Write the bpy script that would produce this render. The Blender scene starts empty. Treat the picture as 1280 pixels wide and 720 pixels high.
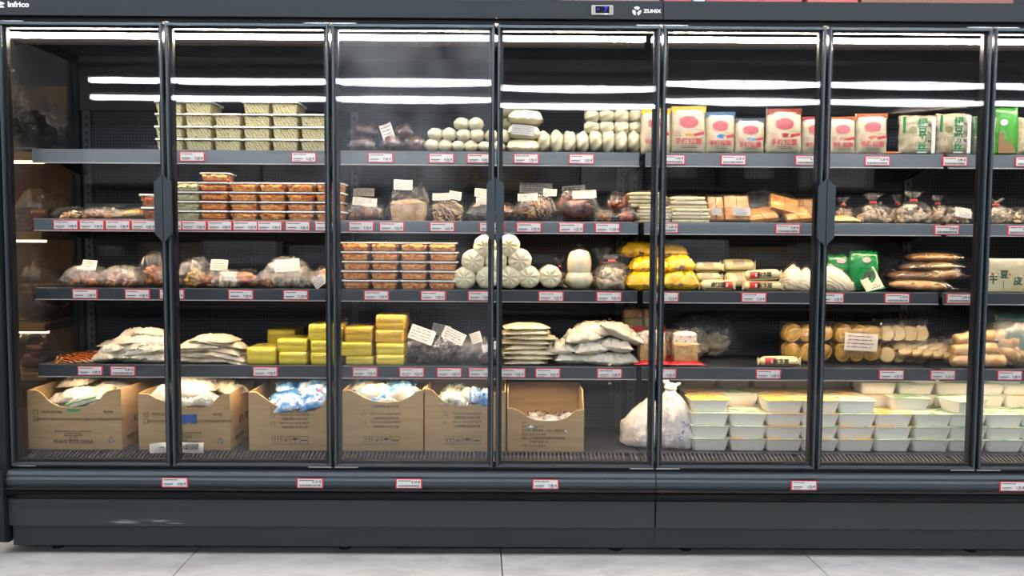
import bpy, math, random
import numpy as np
from mathutils import Matrix, Vector

SC = bpy.context.scene
COL = SC.collection
PI = math.pi

# ------------------------------------------------------------------ camera
CAM_LOC = np.array([1.92894, -3.01794, 1.22])
YAW, PITCH, ROLL, FPX = 0.00372, -0.05812, 0.0058, 980.0
_f = np.array([math.sin(YAW)*math.cos(PITCH), math.cos(YAW)*math.cos(PITCH), math.sin(PITCH)])
_r = np.array([math.cos(YAW), -math.sin(YAW), 0.0])
_u = np.cross(_r, _f)
_c, _s = math.cos(ROLL), math.sin(ROLL)
CR, CU, CF = _c*_r + _s*_u, _c*_u - _s*_r, _f
cam = bpy.data.cameras.new('camera')
cam.sensor_width = 36.0
cam.lens = FPX*36.0/1280.0
cam.clip_start, cam.clip_end = 0.05, 100
cam_ob = bpy.data.objects.new('camera', cam)
COL.objects.link(cam_ob)
cam_ob.matrix_world = Matrix(((CR[0], CU[0], -CF[0], CAM_LOC[0]), (CR[1], CU[1], -CF[1], CAM_LOC[1]),
                              (CR[2], CU[2], -CF[2], CAM_LOC[2]), (0, 0, 0, 1)))
SC.camera = cam_ob

# ------------------------------------------------------------------ world, exposure
w = bpy.data.worlds.new('shop')
SC.world = w
w.use_nodes = True
w.node_tree.nodes['Background'].inputs[0].default_value = (0.80, 0.88, 1.0, 1)
w.node_tree.nodes['Background'].inputs[1].default_value = 0.10
SC.view_settings.view_transform = 'Standard'
SC.view_settings.look = 'None'
SC.view_settings.exposure = 0.0
SC.view_settings.gamma = 1.0
SC.view_settings.use_curve_mapping = False
SC.cycles.max_bounces = 10
SC.cycles.diffuse_bounces = 4
SC.cycles.glossy_bounces = 4
SC.cycles.transparent_max_bounces = 28
SC.cycles.use_denoising = True
SC.cycles.use_adaptive_sampling = False
SC.cycles.denoising_prefilter = 'ACCURATE'
SC.cycles.caustics_reflective = False
SC.cycles.caustics_refractive = False
SC.cycles.sample_clamp_indirect = 4.0

L_TUBE = 180.0       # fridge header tube
L_SHELF = 75.0       # strips under the shelves
L_CEIL = 36.0       # shop ceiling rows

# ------------------------------------------------------------------ measuring: photo pixel -> point on the plane Y
def at(px, py, Y):
    v = CR*((px-640.0)/FPX) + CU*((360.0-py)/FPX) + CF
    t = (Y - CAM_LOC[1])/v[1]
    return CAM_LOC + t*v
def rect(x0, y0, x1, y1, Y):
    """centre X, width, bottom Z, height of a photo rectangle standing at depth Y"""
    a = at((x0+x1)/2, y1, Y); b = at((x0+x1)/2, y0, Y)
    l = at(x0, (y0+y1)/2, Y); r = at(x1, (y0+y1)/2, Y)
    return (l[0]+r[0])/2, r[0]-l[0], a[2], b[2]-a[2]

# ------------------------------------------------------------------ materials
def lin(h):
    h = h.lstrip('#')
    c = [int(h[i:i+2], 16)/255.0 for i in (0, 2, 4)]
    return tuple(x/12.92 if x <= .04045 else ((x+.055)/1.055)**2.4 for x in c) + (1.0,)

_MATS = {}
def mat(name, col='#808080', rough=.5, metal=0.0, spec=.5, coat=0.0, ramp=None, nscale=20, ndetail=4, bump=None,
        alpha=None, emit=None, stretch=None, wave=None, sss=0.0, trans_shadow=None):
    if name in _MATS: return _MATS[name]
    m = bpy.data.materials.new(name); m.use_nodes = True
    nt = m.node_tree; N, Lk = nt.nodes, nt.links
    b = N['Principled BSDF']; out = N['Material Output']
    b.inputs['Base Color'].default_value = lin(col)
    b.inputs['Roughness'].default_value = rough
    b.inputs['Metallic'].default_value = metal
    b.inputs['Specular IOR Level'].default_value = spec
    b.inputs['Coat Weight'].default_value = coat
    b.inputs['Coat Roughness'].default_value = .12
    tc = N.new('ShaderNodeTexCoord')
    vec = tc.outputs['Object']
    oi = N.new('ShaderNodeObjectInfo')
    add = N.new('ShaderNodeVectorMath'); add.operation = 'ADD'
    mulr = N.new('ShaderNodeMath'); mulr.operation = 'MULTIPLY'; mulr.inputs[1].default_value = 37.0
    Lk.new(oi.outputs['Random'], mulr.inputs[0])
    Lk.new(vec, add.inputs[0]); Lk.new(mulr.outputs[0], add.inputs[1])
    vec = add.outputs[0]
    if stretch:
        mp = N.new('ShaderNodeMapping'); mp.inputs['Scale'].default_value = stretch
        Lk.new(vec, mp.inputs['Vector']); vec = mp.outputs[0]
    if ramp:
        if wave:
            t = N.new('ShaderNodeTexWave'); t.bands_direction = 'DIAGONAL'
            t.inputs['Scale'].default_value = nscale; t.inputs['Distortion'].default_value = wave
            t.inputs['Detail'].default_value = ndetail; t.inputs['Detail Scale'].default_value = 1.2
            fac = t.outputs['Fac']
        else:
            t = N.new('ShaderNodeTexNoise'); t.inputs['Scale'].default_value = nscale
            t.inputs['Detail'].default_value = ndetail; t.inputs['Roughness'].default_value = .62
            fac = t.outputs['Fac']
        Lk.new(vec, t.inputs['Vector'])
        cr = N.new('ShaderNodeValToRGB')
        while len(cr.color_ramp.elements) > 1: cr.color_ramp.elements.remove(cr.color_ramp.elements[-1])
        cr.color_ramp.elements[0].position = ramp[0][0]; cr.color_ramp.elements[0].color = lin(ramp[0][1])
        for p, c in ramp[1:]:
            e = cr.color_ramp.elements.new(p); e.color = lin(c)
        Lk.new(fac, cr.inputs['Fac']); Lk.new(cr.outputs['Color'], b.inputs['Base Color'])
    if bump:
        t2 = N.new('ShaderNodeTexNoise'); t2.inputs['Scale'].default_value = bump[0]
        t2.inputs['Detail'].default_value = 3; Lk.new(vec, t2.inputs['Vector'])
        bp = N.new('ShaderNodeBump'); bp.inputs['Strength'].default_value = bump[1]
        bp.inputs['Distance'].default_value = bump[2] if len(bump) > 2 else .004
        Lk.new(t2.outputs['Fac'], bp.inputs['Height']); Lk.new(bp.outputs['Normal'], b.inputs['Normal'])
    if emit:
        b.inputs['Emission Color'].default_value = lin(emit[0]); b.inputs['Emission Strength'].default_value = emit[1]
    if sss:
        b.inputs['Subsurface Weight'].default_value = sss; b.inputs['Subsurface Radius'].default_value = (.01, .008, .006)
        b.inputs['Subsurface Scale'].default_value = .5
    if alpha is not None:
        tr = N.new('ShaderNodeBsdfTransparent'); mx = N.new('ShaderNodeMixShader')
        mx.inputs[0].default_value = alpha
        Lk.new(tr.outputs[0], mx.inputs[1]); Lk.new(b.outputs[0], mx.inputs[2]); Lk.new(mx.outputs[0], out.inputs['Surface'])
    _MATS[name] = m
    return m

def pane_mat(name, f0, tint, haze=0.0):
    """clear sheet: transparency and a mirror reflection that grows towards grazing angles, dust haze optional"""
    if name in _MATS: return _MATS[name]
    m = bpy.data.materials.new(name); m.use_nodes = True
    nt = m.node_tree; N, Lk = nt.nodes, nt.links; N.remove(N['Principled BSDF']); out = N['Material Output']
    lw = N.new('ShaderNodeLayerWeight'); lw.inputs['Blend'].default_value = .5
    p = N.new('ShaderNodeMath'); p.operation = 'POWER'; p.inputs[1].default_value = 5; Lk.new(lw.outputs['Facing'], p.inputs[0])
    mr = N.new('ShaderNodeMapRange'); mr.inputs['To Min'].default_value = f0; mr.inputs['To Max'].default_value = .9
    Lk.new(p.outputs[0], mr.inputs['Value'])
    tr = N.new('ShaderNodeBsdfTransparent'); tr.inputs[0].default_value = lin(tint)
    gl = N.new('ShaderNodeBsdfGlossy'); gl.inputs['Roughness'].default_value = .015
    mx = N.new('ShaderNodeMixShader'); Lk.new(mr.outputs[0], mx.inputs[0]); Lk.new(tr.outputs[0], mx.inputs[1]); Lk.new(gl.outputs[0], mx.inputs[2])
    res = mx
    if haze:
        df = N.new('ShaderNodeBsdfDiffuse'); df.inputs[0].default_value = (.75, .8, .85, 1)
        tc = N.new('ShaderNodeTexCoord'); tn = N.new('ShaderNodeTexNoise'); tn.inputs['Scale'].default_value = 3.0
        tn.inputs['Detail'].default_value = 8
        Lk.new(tc.outputs['Object'], tn.inputs['Vector'])
        m2 = N.new('ShaderNodeMapRange'); m2.inputs['From Min'].default_value = .35; m2.inputs['From Max'].default_value = .75
        m2.inputs['To Max'].default_value = haze; Lk.new(tn.outputs['Fac'], m2.inputs['Value'])
        sp = N.new('ShaderNodeSeparateXYZ'); Lk.new(tc.outputs['Object'], sp.inputs[0])
        hz = N.new('ShaderNodeMapRange'); hz.inputs['From Min'].default_value = 1.1; hz.inputs['From Max'].default_value = 1.8; hz.inputs['To Min'].default_value = .35
        Lk.new(sp.outputs[2], hz.inputs['Value']); mm = N.new('ShaderNodeMath'); mm.operation = 'MULTIPLY'; Lk.new(m2.outputs[0], mm.inputs[0]); Lk.new(hz.outputs[0], mm.inputs[1])
        m3 = N.new('ShaderNodeMixShader'); Lk.new(mm.outputs[0], m3.inputs[0]); Lk.new(mx.outputs[0], m3.inputs[1]); Lk.new(df.outputs[0], m3.inputs[2])
        res = m3
    Lk.new(res.outputs[0], out.inputs['Surface'])
    _MATS[name] = m
    return m

def film_mat(name, body=.03, gloss=.10, bscale=45, tint='#fefefe', bstr=1.0, milky='#e8e6e0', graze=.55):
    """thin crinkled wrapping film"""
    if name in _MATS: return _MATS[name]
    m = bpy.data.materials.new(name); m.use_nodes = True
    nt = m.node_tree; N, Lk = nt.nodes, nt.links; N.remove(N['Principled BSDF']); out = N['Material Output']
    tc = N.new('ShaderNodeTexCoord')
    tn = N.new('ShaderNodeTexNoise'); tn.inputs['Scale'].default_value = bscale; tn.inputs['Detail'].default_value = 3
    tn.inputs['Distortion'].default_value = 1.2
    Lk.new(tc.outputs['Object'], tn.inputs['Vector'])
    bp = N.new('ShaderNodeBump'); bp.inputs['Strength'].default_value = bstr; bp.inputs['Distance'].default_value = .006
    Lk.new(tn.outputs['Fac'], bp.inputs['Height'])
    tr = N.new('ShaderNodeBsdfTransparent'); tr.inputs[0].default_value = lin(tint)
    gl = N.new('ShaderNodeBsdfGlossy'); gl.inputs['Roughness'].default_value = .05; Lk.new(bp.outputs[0], gl.inputs['Normal'])
    df = N.new('ShaderNodeBsdfDiffuse'); df.inputs[0].default_value = lin(milky); Lk.new(bp.outputs[0], df.inputs['Normal'])
    lw = N.new('ShaderNodeLayerWeight'); lw.inputs['Blend'].default_value = .5
    p = N.new('ShaderNodeMath'); p.operation = 'POWER'; p.inputs[1].default_value = 3; Lk.new(lw.outputs['Facing'], p.inputs[0])
    mr = N.new('ShaderNodeMapRange'); mr.inputs['To Min'].default_value = gloss; mr.inputs['To Max'].default_value = graze
    Lk.new(p.outputs[0], mr.inputs['Value'])
    mb = N.new('ShaderNodeMapRange'); mb.inputs['To Min'].default_value = body; mb.inputs['To Max'].default_value = min(1, body*2+(.03 if graze > .2 else .0))
    Lk.new(p.outputs[0], mb.inputs['Value'])
    a = N.new('ShaderNodeMixShader'); Lk.new(mb.outputs[0], a.inputs[0]); Lk.new(tr.outputs[0], a.inputs[1]); Lk.new(df.outputs[0], a.inputs[2])
    c = N.new('ShaderNodeMixShader'); Lk.new(mr.outputs[0], c.inputs[0]); Lk.new(a.outputs[0], c.inputs[1]); Lk.new(gl.outputs[0], c.inputs[2])
    Lk.new(c.outputs[0], out.inputs['Surface'])
    _MATS[name] = m
    return m

def emis(name, col, s):
    if name in _MATS: return _MATS[name]
    m = bpy.data.materials.new(name); m.use_nodes = True
    nt = m.node_tree; N = nt.nodes; N.remove(N['Principled BSDF'])
    e = N.new('ShaderNodeEmission'); e.inputs[0].default_value = lin(col); e.inputs[1].default_value = s
    nt.links.new(e.outputs[0], N['Material Output'].inputs['Surface'])
    _MATS[name] = m
    return m

# ------------------------------------------------------------------ object helpers
def tag(o, label=None, cat=None, group=None, kind=None):
    if label: o['label'] = label
    if cat: o['category'] = cat
    if group: o['group'] = group
    if kind: o['kind'] = kind
    return o
def thing(name, label, cat, loc=(0, 0, 0), rot=(0, 0, 0), group=None):
    o = bpy.data.objects.new(name, None); COL.objects.link(o)
    o.empty_display_size = .05
    o.location = loc; o.rotation_euler = rot
    return tag(o, label, cat, group)
def obj(name, me, m, parent=None, loc=(0, 0, 0), rot=(0, 0, 0), scale=None, label=None):
    if len(me.materials) == 0 and m: me.materials.append(m)
    o = bpy.data.objects.new(name, me); COL.objects.link(o)
    o.location = loc; o.rotation_euler = rot
    if scale: o.scale = scale
    if parent: o.parent = parent
    if m and me.materials[0] != m:
        o.material_slots[0].link = 'OBJECT'; o.material_slots[0].material = m
    if label: o['label'] = label
    return o

class MB:
    """collects vertices and faces, builds one mesh"""
    def __init__(s): s.V = []; s.F = []; s.n = 0
    def add(s, V, F):
        V = np.asarray(V, float)
        s.V.append(V); s.F += [tuple(i+s.n for i in f) for f in F]; s.n += len(V)
        return s
    def box(s, x0, x1, y0, y1, z0, z1):
        V = [(x, y, z) for z in (z0, z1) for y in (y0, y1) for x in (x0, x1)]
        return s.add(V, [(0, 2, 3, 1), (4, 5, 7, 6), (0, 1, 5, 4), (2, 6, 7, 3), (0, 4, 6, 2), (1, 3, 7, 5)])
    def cbox(s, x0, x1, y0, y1, z0, z1, b):
        """box with its front edges and ends chamfered by b"""
        lo = [rrect((x0+x1)/2, (y0+y1)/2, x1-x0-2*b, y1-y0-2*b, b*.4, 1, z0), rrect((x0+x1)/2, (y0+y1)/2, x1-x0, y1-y0, b, 1, z0+b),
              rrect((x0+x1)/2, (y0+y1)/2, x1-x0, y1-y0, b, 1, z1-b), rrect((x0+x1)/2, (y0+y1)/2, x1-x0-2*b, y1-y0-2*b, b*.4, 1, z1)]
        return s.loft(lo)
    def loft(s, loops, caps=True, closed=True):
        n = len(loops[0]); V = np.concatenate([np.asarray(l, float) for l in loops]); F = []
        m = n if closed else n-1
        for k in range(len(loops)-1):
            for i in range(m):
                j = (i+1) % n
                F.append((k*n+i, k*n+j, (k+1)*n+j, (k+1)*n+i))
        if caps:
            F.append(tuple(range(n-1, -1, -1))); F.append(tuple((len(loops)-1)*n+i for i in range(n)))
        return s.add(V, F)
    def prism(s, pts, axis, a, b):
        """polygon pts extruded along axis from a to b; pts are the two other coordinates in cyclic order"""
        def mk(p, t): return {'x': (t, p[0], p[1]), 'y': (p[0], t, p[1]), 'z': (p[0], p[1], t)}[axis]
        return s.loft([[mk(p, a) for p in pts], [mk(p, b) for p in pts]])
    def build(s, name, m, parent=None, smooth=False, **k):
        return obj(name, s.mesh(name, smooth), m, parent, **k)
    def mesh(s, name, smooth=False):
        me = bpy.data.meshes.new(name)
        me.from_pydata(np.concatenate(s.V).tolist(), [], s.F)
        bm_fix(me)
        if smooth: me.polygons.foreach_set('use_smooth', [True]*len(me.polygons))
        return me
import bmesh
def bm_fix(me):
    b = bmesh.new(); b.from_mesh(me); bmesh.ops.recalc_face_normals(b, faces=b.faces); b.to_mesh(me); b.free()

def rrect(cx, cy, w, d, r, n, z):
    """rounded rectangle loop in the plane z"""
    r = max(min(r, w/2-1e-5, d/2-1e-5), 1e-5); P = []
    for (sx, sy, a0) in ((1, 1, 0), (-1, 1, PI/2), (-1, -1, PI), (1, -1, 1.5*PI)):
        for k in range(n+1):
            a = a0 + k/n*PI/2
            P.append((cx+sx*(w/2-r)+r*math.cos(a), cy+sy*(d/2-r)+r*math.sin(a), z))
    return P

def nz(P, seed, sc):
    """cheap smooth noise, about -1..1, at points P (n,3)"""
    rg = np.random.RandomState(seed); o = np.zeros(len(P)); P = np.asarray(P)
    for k in range(5):
        d = rg.normal(size=3); d /= np.linalg.norm(d); f = sc*(1.0+.55*k)
        o += np.sin(P@d*f+rg.uniform(0, 6.28) + 1.3*np.sin(P@np.roll(d, 1)*f*.7+rg.uniform(0, 6.28)))/(1+.5*k)
    return o/2.6
def ridge(P, seed, sc): return 1-2*np.abs(nz(P, seed, sc))

def gridmesh(V, nu, nv, wrapu=False):
    F = []
    for j in range(nv-1):
        for i in range(nu if wrapu else nu-1):
            a = j*nu+i; b = j*nu+(i+1) % nu
            F.append((a, b, b+nu, a+nu))
    return F

SEED = [100]
def sd():
    SEED[0] += 1
    return SEED[0]

def pouch(w, l, h, seed=None, nx=24, ny=18, wr=.12, plump=.5, seam=.06, drop=0.0):
    """a filled flat pouch lying on z=0: two sheets that meet in a flat sealed edge"""
    seed = seed or sd(); mb = MB()
    u = np.linspace(-1, 1, nx); v = np.linspace(-1, 1, ny)
    U, Vv = np.meshgrid(u, v); U = U.ravel(); Vv = Vv.ravel()
    inn = 1+seam
    a = np.clip(1-(np.abs(U)*inn)**3.0, 0, 1)**plump*np.clip(1-(np.abs(Vv)*inn)**3.0, 0, 1)**plump
    wob = .05
    q = np.stack([U*w, Vv*l, U*0], 1)
    ex = 1+wob*nz(q*0+np.stack([Vv*3, U*0, U*0], 1), seed+1, 2.2)-.10*a*0
    ey = 1+wob*nz(q*0+np.stack([U*3, U*0, U*0], 1), seed+2, 2.2)
    S = 7.0/max(min(w, l), .05)
    top = a*h*.62*(1+wr*1.2*ridge(q, seed+3, S)*.6) + h*wr*.55*ridge(q, seed+4, S*2.3)*(.35+.65*a)*(a > .01)
    bot = -a*h*.38*(1+wr*.6*ridge(q, seed+5, S))
    X = U*w/2*ex; Yy = Vv*l/2*ey
    zb = h*.38
    ff = h*.10*nz(q, seed+6, S*2)
    T = np.stack([X, Yy, zb+np.maximum(top, bot+.0005)+ff*(1-a)], 1)
    B = np.stack([X, Yy, np.maximum(zb+bot+ff*(1-a), 0)], 1)
    T[:, 2] = np.maximum(T[:, 2], B[:, 2]+.0006)
    F = gridmesh(T, nx, ny)
    n = len(T)
    F2 = [tuple(n+i for i in reversed(f)) for f in F]
    edge = [j for j in range(nx)]+[k*nx+nx-1 for k in range(1, ny)]+[(ny-1)*nx+j for j in range(nx-2, -1, -1)]+[k*nx for k in range(ny-2, 0, -1)]
    E = [(edge[(i+1) % len(edge)], edge[i], n+edge[i], n+edge[(i+1) % len(edge)]) for i in range(len(edge))]
    mb.add(np.concatenate([T, B]), F+F2+E)
    return mb

def sphere(rx, ry, rz, nu=18, nv=11, c=(0, 0, 0), seed=None, amp=0.0, sc=2.2, flat=0.0, mb=None, fn=None):
    mb = mb or MB()
    V = []
    for j in range(nv):
        t = PI*j/(nv-1)
        for i in range(nu):
            p = 2*PI*i/nu
            V.append((math.sin(t)*math.cos(p), math.sin(t)*math.sin(p), -math.cos(t)))
    V = np.array(V)
    k = np.ones(len(V))
    if amp: k = 1+amp*nz(V, seed or sd(), sc)
    if fn is not None: k = k*fn(V)
    V = V*k[:, None]
    if flat: V[:, 2] = np.maximum(V[:, 2], -1+flat)
    V = V*np.array([rx, ry, rz])+np.array(c)
    return mb.add(V, gridmesh(V, nu, nv, True))

def lumpy_box(w, d, h, seed, n=(9, 5, 6), amp=.006, taper=.86, r=.25, sc=60, topamp=None):
    """box of loose food: gridded, tapered to the base, lumpy, heaped on top; stands on z=0"""
    mb = MB(); nx, ny, nzv = n
    faces = []
    def face(f, a, b):
        A, B = np.meshgrid(np.linspace(-1, 1, a), np.linspace(-1, 1, b)); A = A.ravel(); B = B.ravel()
        P = np.array([f(p, q) for p, q in zip(A, B)])
        t = (P[:, 2]+1)/2
        k = taper+(1-taper)*t
        Q = np.stack([P[:, 0]*w/2*k, P[:, 1]*d/2*k, t*h], 1)
        # round the corners
        Q[:, 0] *= 1-.05*np.abs(P[:, 1])**4; Q[:, 1] *= 1-.05*np.abs(P[:, 0])**4
        dn = nz(Q, seed, sc); dm = ridge(Q, seed+1, sc*1.7)
        ta = topamp if topamp is not None else amp*1.6
        edge = np.maximum(np.abs(P[:, 0]), np.abs(P[:, 1]))
        Q[:, 2] += (t > .4)*(ta*dn+ta*.5*dm - ta*1.4*np.clip(edge-.5, 0, 1)*2*(t > .9))*t
        Q[:, 0] -= np.sign(P[:, 0])*amp*.5*(1+dm)*(np.abs(P[:, 0]) > .99)
        Q[:, 1] -= np.sign(P[:, 1])*amp*.5*(1+dm)*(np.abs(P[:, 1]) > .99)
        Q[:, 2] = np.maximum(Q[:, 2], 0)
        mb.add(Q, gridmesh(Q, a, b))
    face(lambda p, q: (p, q, 1), nx, ny)
    face(lambda p, q: (p, -1, q), nx, nzv)
    face(lambda p, q: (p, 1, q), nx, nzv)
    face(lambda p, q: (1, p, q), ny, nzv)
    face(lambda p, q: (-1, p, q), ny, nzv)
    return mb

def lumps(w, d, h, n, seed, size=.3, sub=(9, 6), squash=.8):
    """a heap of irregular food pieces inside w x d x h"""
    rg = random.Random(seed); mb = MB(); rs = np.random.RandomState(seed)
    n = int(n*2.2); size *= .72
    for i in range(n):
        x = rg.uniform(-.5, .5); y = rg.uniform(-.5, .5)
        e = max(0, 1-(abs(x)*1.75)**2.5)*(1-.5*(abs(y)*1.6)**2)
        s = size*h*rg.uniform(.7, 1.25)
        a, b, c = s*rg.uniform(1.0, 2.1), s*rg.uniform(.6, 1.1), s*rg.uniform(.45, .8)
        tmp = sphere(a, b, c, 11, 8, (0, 0, 0), seed*7+i, .34, 3.2)
        V = tmp.V[0]; q, _ = np.linalg.qr(rs.normal(size=(3, 3))); V = V@q
        r = np.abs(V).max(0)
        zc = r[2] + rg.random()*max(0, h*e-2*r[2])
        xx = x*max(.004, w-2*r[0]); yy = y*max(.004, d-2*r[1])
        V = V+np.array([xx, yy, zc]); V[:, 2] = np.maximum(V[:, 2], 0)
        mb.add(V, tmp.F)
    return mb

def text(body, size, m, parent, loc, rot=(PI/2, 0, 0), name='lettering', align='CENTER', sx=1.0, bold=0.0):
    c = bpy.data.curves.new(name, 'FONT'); c.body = body; c.size = size; c.resolution_u = 2
    c.align_x = align; c.align_y = 'CENTER'; c.extrude = .0004; c.offset = bold; c.fill_mode = 'FRONT'
    o = bpy.data.objects.new(name, c)
    me = bpy.data.meshes.new_from_object(o); me.name = name
    bpy.data.objects.remove(o)
    return obj(name, me, m, parent, loc=loc, rot=rot, scale=(sx, 1, 1))
def ordinal(i): return ['first', 'second', 'third', 'fourth', 'fifth', 'sixth', 'seventh', 'eighth', 'ninth', 'tenth', 'eleventh', 'twelfth'][i]
# ------------------------------------------------------------------ materials of the shop and the cabinets
def perforated():
    m = mat('perforated_steel', '#191f25', .5, .1)
    nt = m.node_tree; N, Lk = nt.nodes, nt.links; b = N['Principled BSDF']
    tc = N.new('ShaderNodeTexCoord'); sp = N.new('ShaderNodeSeparateXYZ'); Lk.new(tc.outputs['Object'], sp.inputs[0])
    def mth(op, a, v=None, c=None):
        n = N.new('ShaderNodeMath'); n.operation = op
        if isinstance(a, (int, float)): n.inputs[0].default_value = a
        else: Lk.new(a, n.inputs[0])
        if v is not None:
            if isinstance(v, (int, float)): n.inputs[1].default_value = v
            else: Lk.new(v, n.inputs[1])
        return n.outputs[0]
    x = mth('SUBTRACT', mth('FRACT', mth('MULTIPLY', sp.outputs[0], 69.0)), .5)
    z = mth('SUBTRACT', mth('FRACT', mth('MULTIPLY', sp.outputs[2], 69.0)), .5)
    r = mth('SQRT', mth('ADD', mth('MULTIPLY', x, x), mth('MULTIPLY', z, z)))
    hole = mth('LESS_THAN', r, .20)
    mx = N.new('ShaderNodeMix'); mx.data_type = 'RGBA'
    Lk.new(hole, mx.inputs['Factor']); mx.inputs['A'].default_value = lin('#191f25'); mx.inputs['B'].default_value = lin('#454e54')
    Lk.new(mx.outputs['Result'], b.inputs['Base Color'])
    return m
M_PERF = perforated()
M_SLATE = mat('slate_paint', '#1b2529', .5, 0.0, .3, bump=(400, .08, .001))
M_SLATE_L = mat('slate_anodised', '#6b7882', .38, .55)
M_KICK = mat('kick_paint', '#2c3539', .5, .1)
def scuffed():
    nt = M_KICK.node_tree; N, Lk = nt.nodes, nt.links; b = N['Principled BSDF']
    tc = N.new('ShaderNodeTexCoord'); sp = N.new('ShaderNodeSeparateXYZ'); Lk.new(tc.outputs['Object'], sp.inputs[0])
    def mr(o, a, c, x, y):
        n = N.new('ShaderNodeMapRange'); n.interpolation_type = 'SMOOTHSTEP'
        for k, v in zip(('From Min', 'From Max', 'To Min', 'To Max'), (a, c, x, y)): n.inputs[k].default_value = v
        Lk.new(o, n.inputs['Value']); return n.outputs[0]
    def mul(p, q):
        n = N.new('ShaderNodeMath'); n.operation = 'MULTIPLY'; Lk.new(p, n.inputs[0]); Lk.new(q, n.inputs[1]); return n.outputs[0]
    mp = N.new('ShaderNodeMapping'); mp.inputs['Scale'].default_value = (9, 1, 160); mp.inputs['Rotation'].default_value = (0, -.07, 0)
    Lk.new(tc.outputs['Object'], mp.inputs['Vector']); tn = N.new('ShaderNodeTexNoise'); tn.inputs['Scale'].default_value = 1.0; tn.inputs['Detail'].default_value = 6
    Lk.new(mp.outputs[0], tn.inputs['Vector'])
    f = mul(mul(mr(sp.outputs[0], .36, .46, 0, 1), mr(sp.outputs[0], .60, .72, 1, 0)), mul(mr(sp.outputs[2], .118, .126, 0, 1), mr(sp.outputs[2], .134, .150, 1, 0)))
    f = mul(f, mr(tn.outputs['Fac'], .48, .66, 0, .6))
    mx = N.new('ShaderNodeMix'); mx.data_type = 'RGBA'; Lk.new(f, mx.inputs['Factor'])
    mx.inputs['A'].default_value = lin('#2c3539'); mx.inputs['B'].default_value = lin('#b8b4b0'); Lk.new(mx.outputs['Result'], b.inputs['Base Color'])
scuffed()
M_PLINTH = mat('plinth_paint', '#222a2f', .5, .1)
M_BUMPER = mat('black_bumper', '#121315', .16)
M_BLACK = mat('black_gasket', '#0c0d0f', .5)
M_FRAME = mat('door_frame_metal', '#252d32', .42, .15)
M_EDGE = mat('door_frame_edge', '#4c585f', .38, .35)
M_HANDLE = mat('handle_paint', '#333d41', .42, .2)
M_DECK = mat('deck_steel', '#3a3c44', .42, .35)
M_SHELF = mat('shelf_steel', '#2b2e31', .3, .4)
M_RAIL = mat('price_rail_plastic', '#40474d', .3, .2)
M_RAIL_LIT = mat('price_rail_lit', '#687279', .3, .2)  # paler copy: light caught by the upper rails put into the colour
M_CHROME = mat('bright_metal', '#c8cac8', .25, .9)
M_WHITE = mat('white_plastic', '#e9e9e6', .4)
M_PANE = pane_mat('door_glass', .024, '#fefefe')
M_PANEH = pane_mat('door_glass_dusty', .024, '#fefefe', .085)
M_PANE_IN = pane_mat('door_glass_inner', .022, '#fefefe')
M_TUBEBLK = mat('tube_fitting_black', '#050505', .9, spec=0.0)
M_TUBE = emis('tube_light', '#ffecd6', L_TUBE)
M_STRIP = emis('shelf_strip_light', '#ffddb4', L_SHELF)
M_CEILLIGHT = emis('ceiling_light_diffuser', '#f2f6ff', L_CEIL)

# ------------------------------------------------------------------ the shop
X0, X1, Y0, Y1, ZC = -6.0, 10.0, -12.0, 0.95, 3.45
def structure(name, mb, m): return tag(mb.build(name, m), kind='structure')
floor = structure('floor', MB().box(X0, X1, Y0, Y1, -.06, -.012), mat('floor_joint', '#5b5a58', .8))
structure('ceiling', MB().box(X0, X1, Y0, Y1, ZC, ZC+.1), mat('ceiling_paint', '#46484c', .8))
WALLM = mat('wall_paint', '#3c3e42', .8)
structure('wall_back', MB().box(X0, X1, Y1, Y1+.1, -.06, ZC), WALLM)
structure('wall_front', MB().box(X0, X1, Y0-.1, Y0, -.06, ZC), WALLM)
structure('wall_left', MB().box(X0-.1, X0, Y0, Y1, -.06, ZC), WALLM)
structure('wall_right', MB().box(X1, X1+.1, Y0, Y1, -.06, ZC), WALLM)
# floor tiles: the joints run slightly askew to the cabinets
M_TILE = mat('grey_porcelain', '#c2c1bd', .3, spec=.35, ramp=[(.25, '#a9a8a4'), (.45, '#c3c2bd'), (.55, '#d0cfca'), (.62, '#bfbeb9'), (.8, '#cbcac5')],
             nscale=2.6, ndetail=9, stretch=(1, 2.4, 1), bump=(30, .03, .002))
tile_me = MB().cbox(-.598, .598, -.598, .598, -.012, 0, .0016).mesh('tile')
g0 = at(624.5, 705, 0); # joint in the middle of the photo
def on_floor(px, py):
    v = CR*((px-640)/FPX)+CU*((360-py)/FPX)+CF
    return CAM_LOC+v*(-CAM_LOC[2]/v[2])
a = on_floor(623, 690); b = on_floor(626.8, 720)
ang = math.atan2(a[0]-b[0], a[1]-b[1])*.6
for j in range(5):
    for i in range(-3, 4):
        o = obj('tile', tile_me, M_TILE, floor)
        lx, ly = (i+.5)*1.2, -.18-j*1.2
        o.location = (a[0]+lx*math.cos(ang)+ly*math.sin(ang), a[1]+.35-lx*math.sin(ang)+ly*math.cos(ang)-.1, 0)
        o.rotation_euler = (0, 0, -ang)


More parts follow.
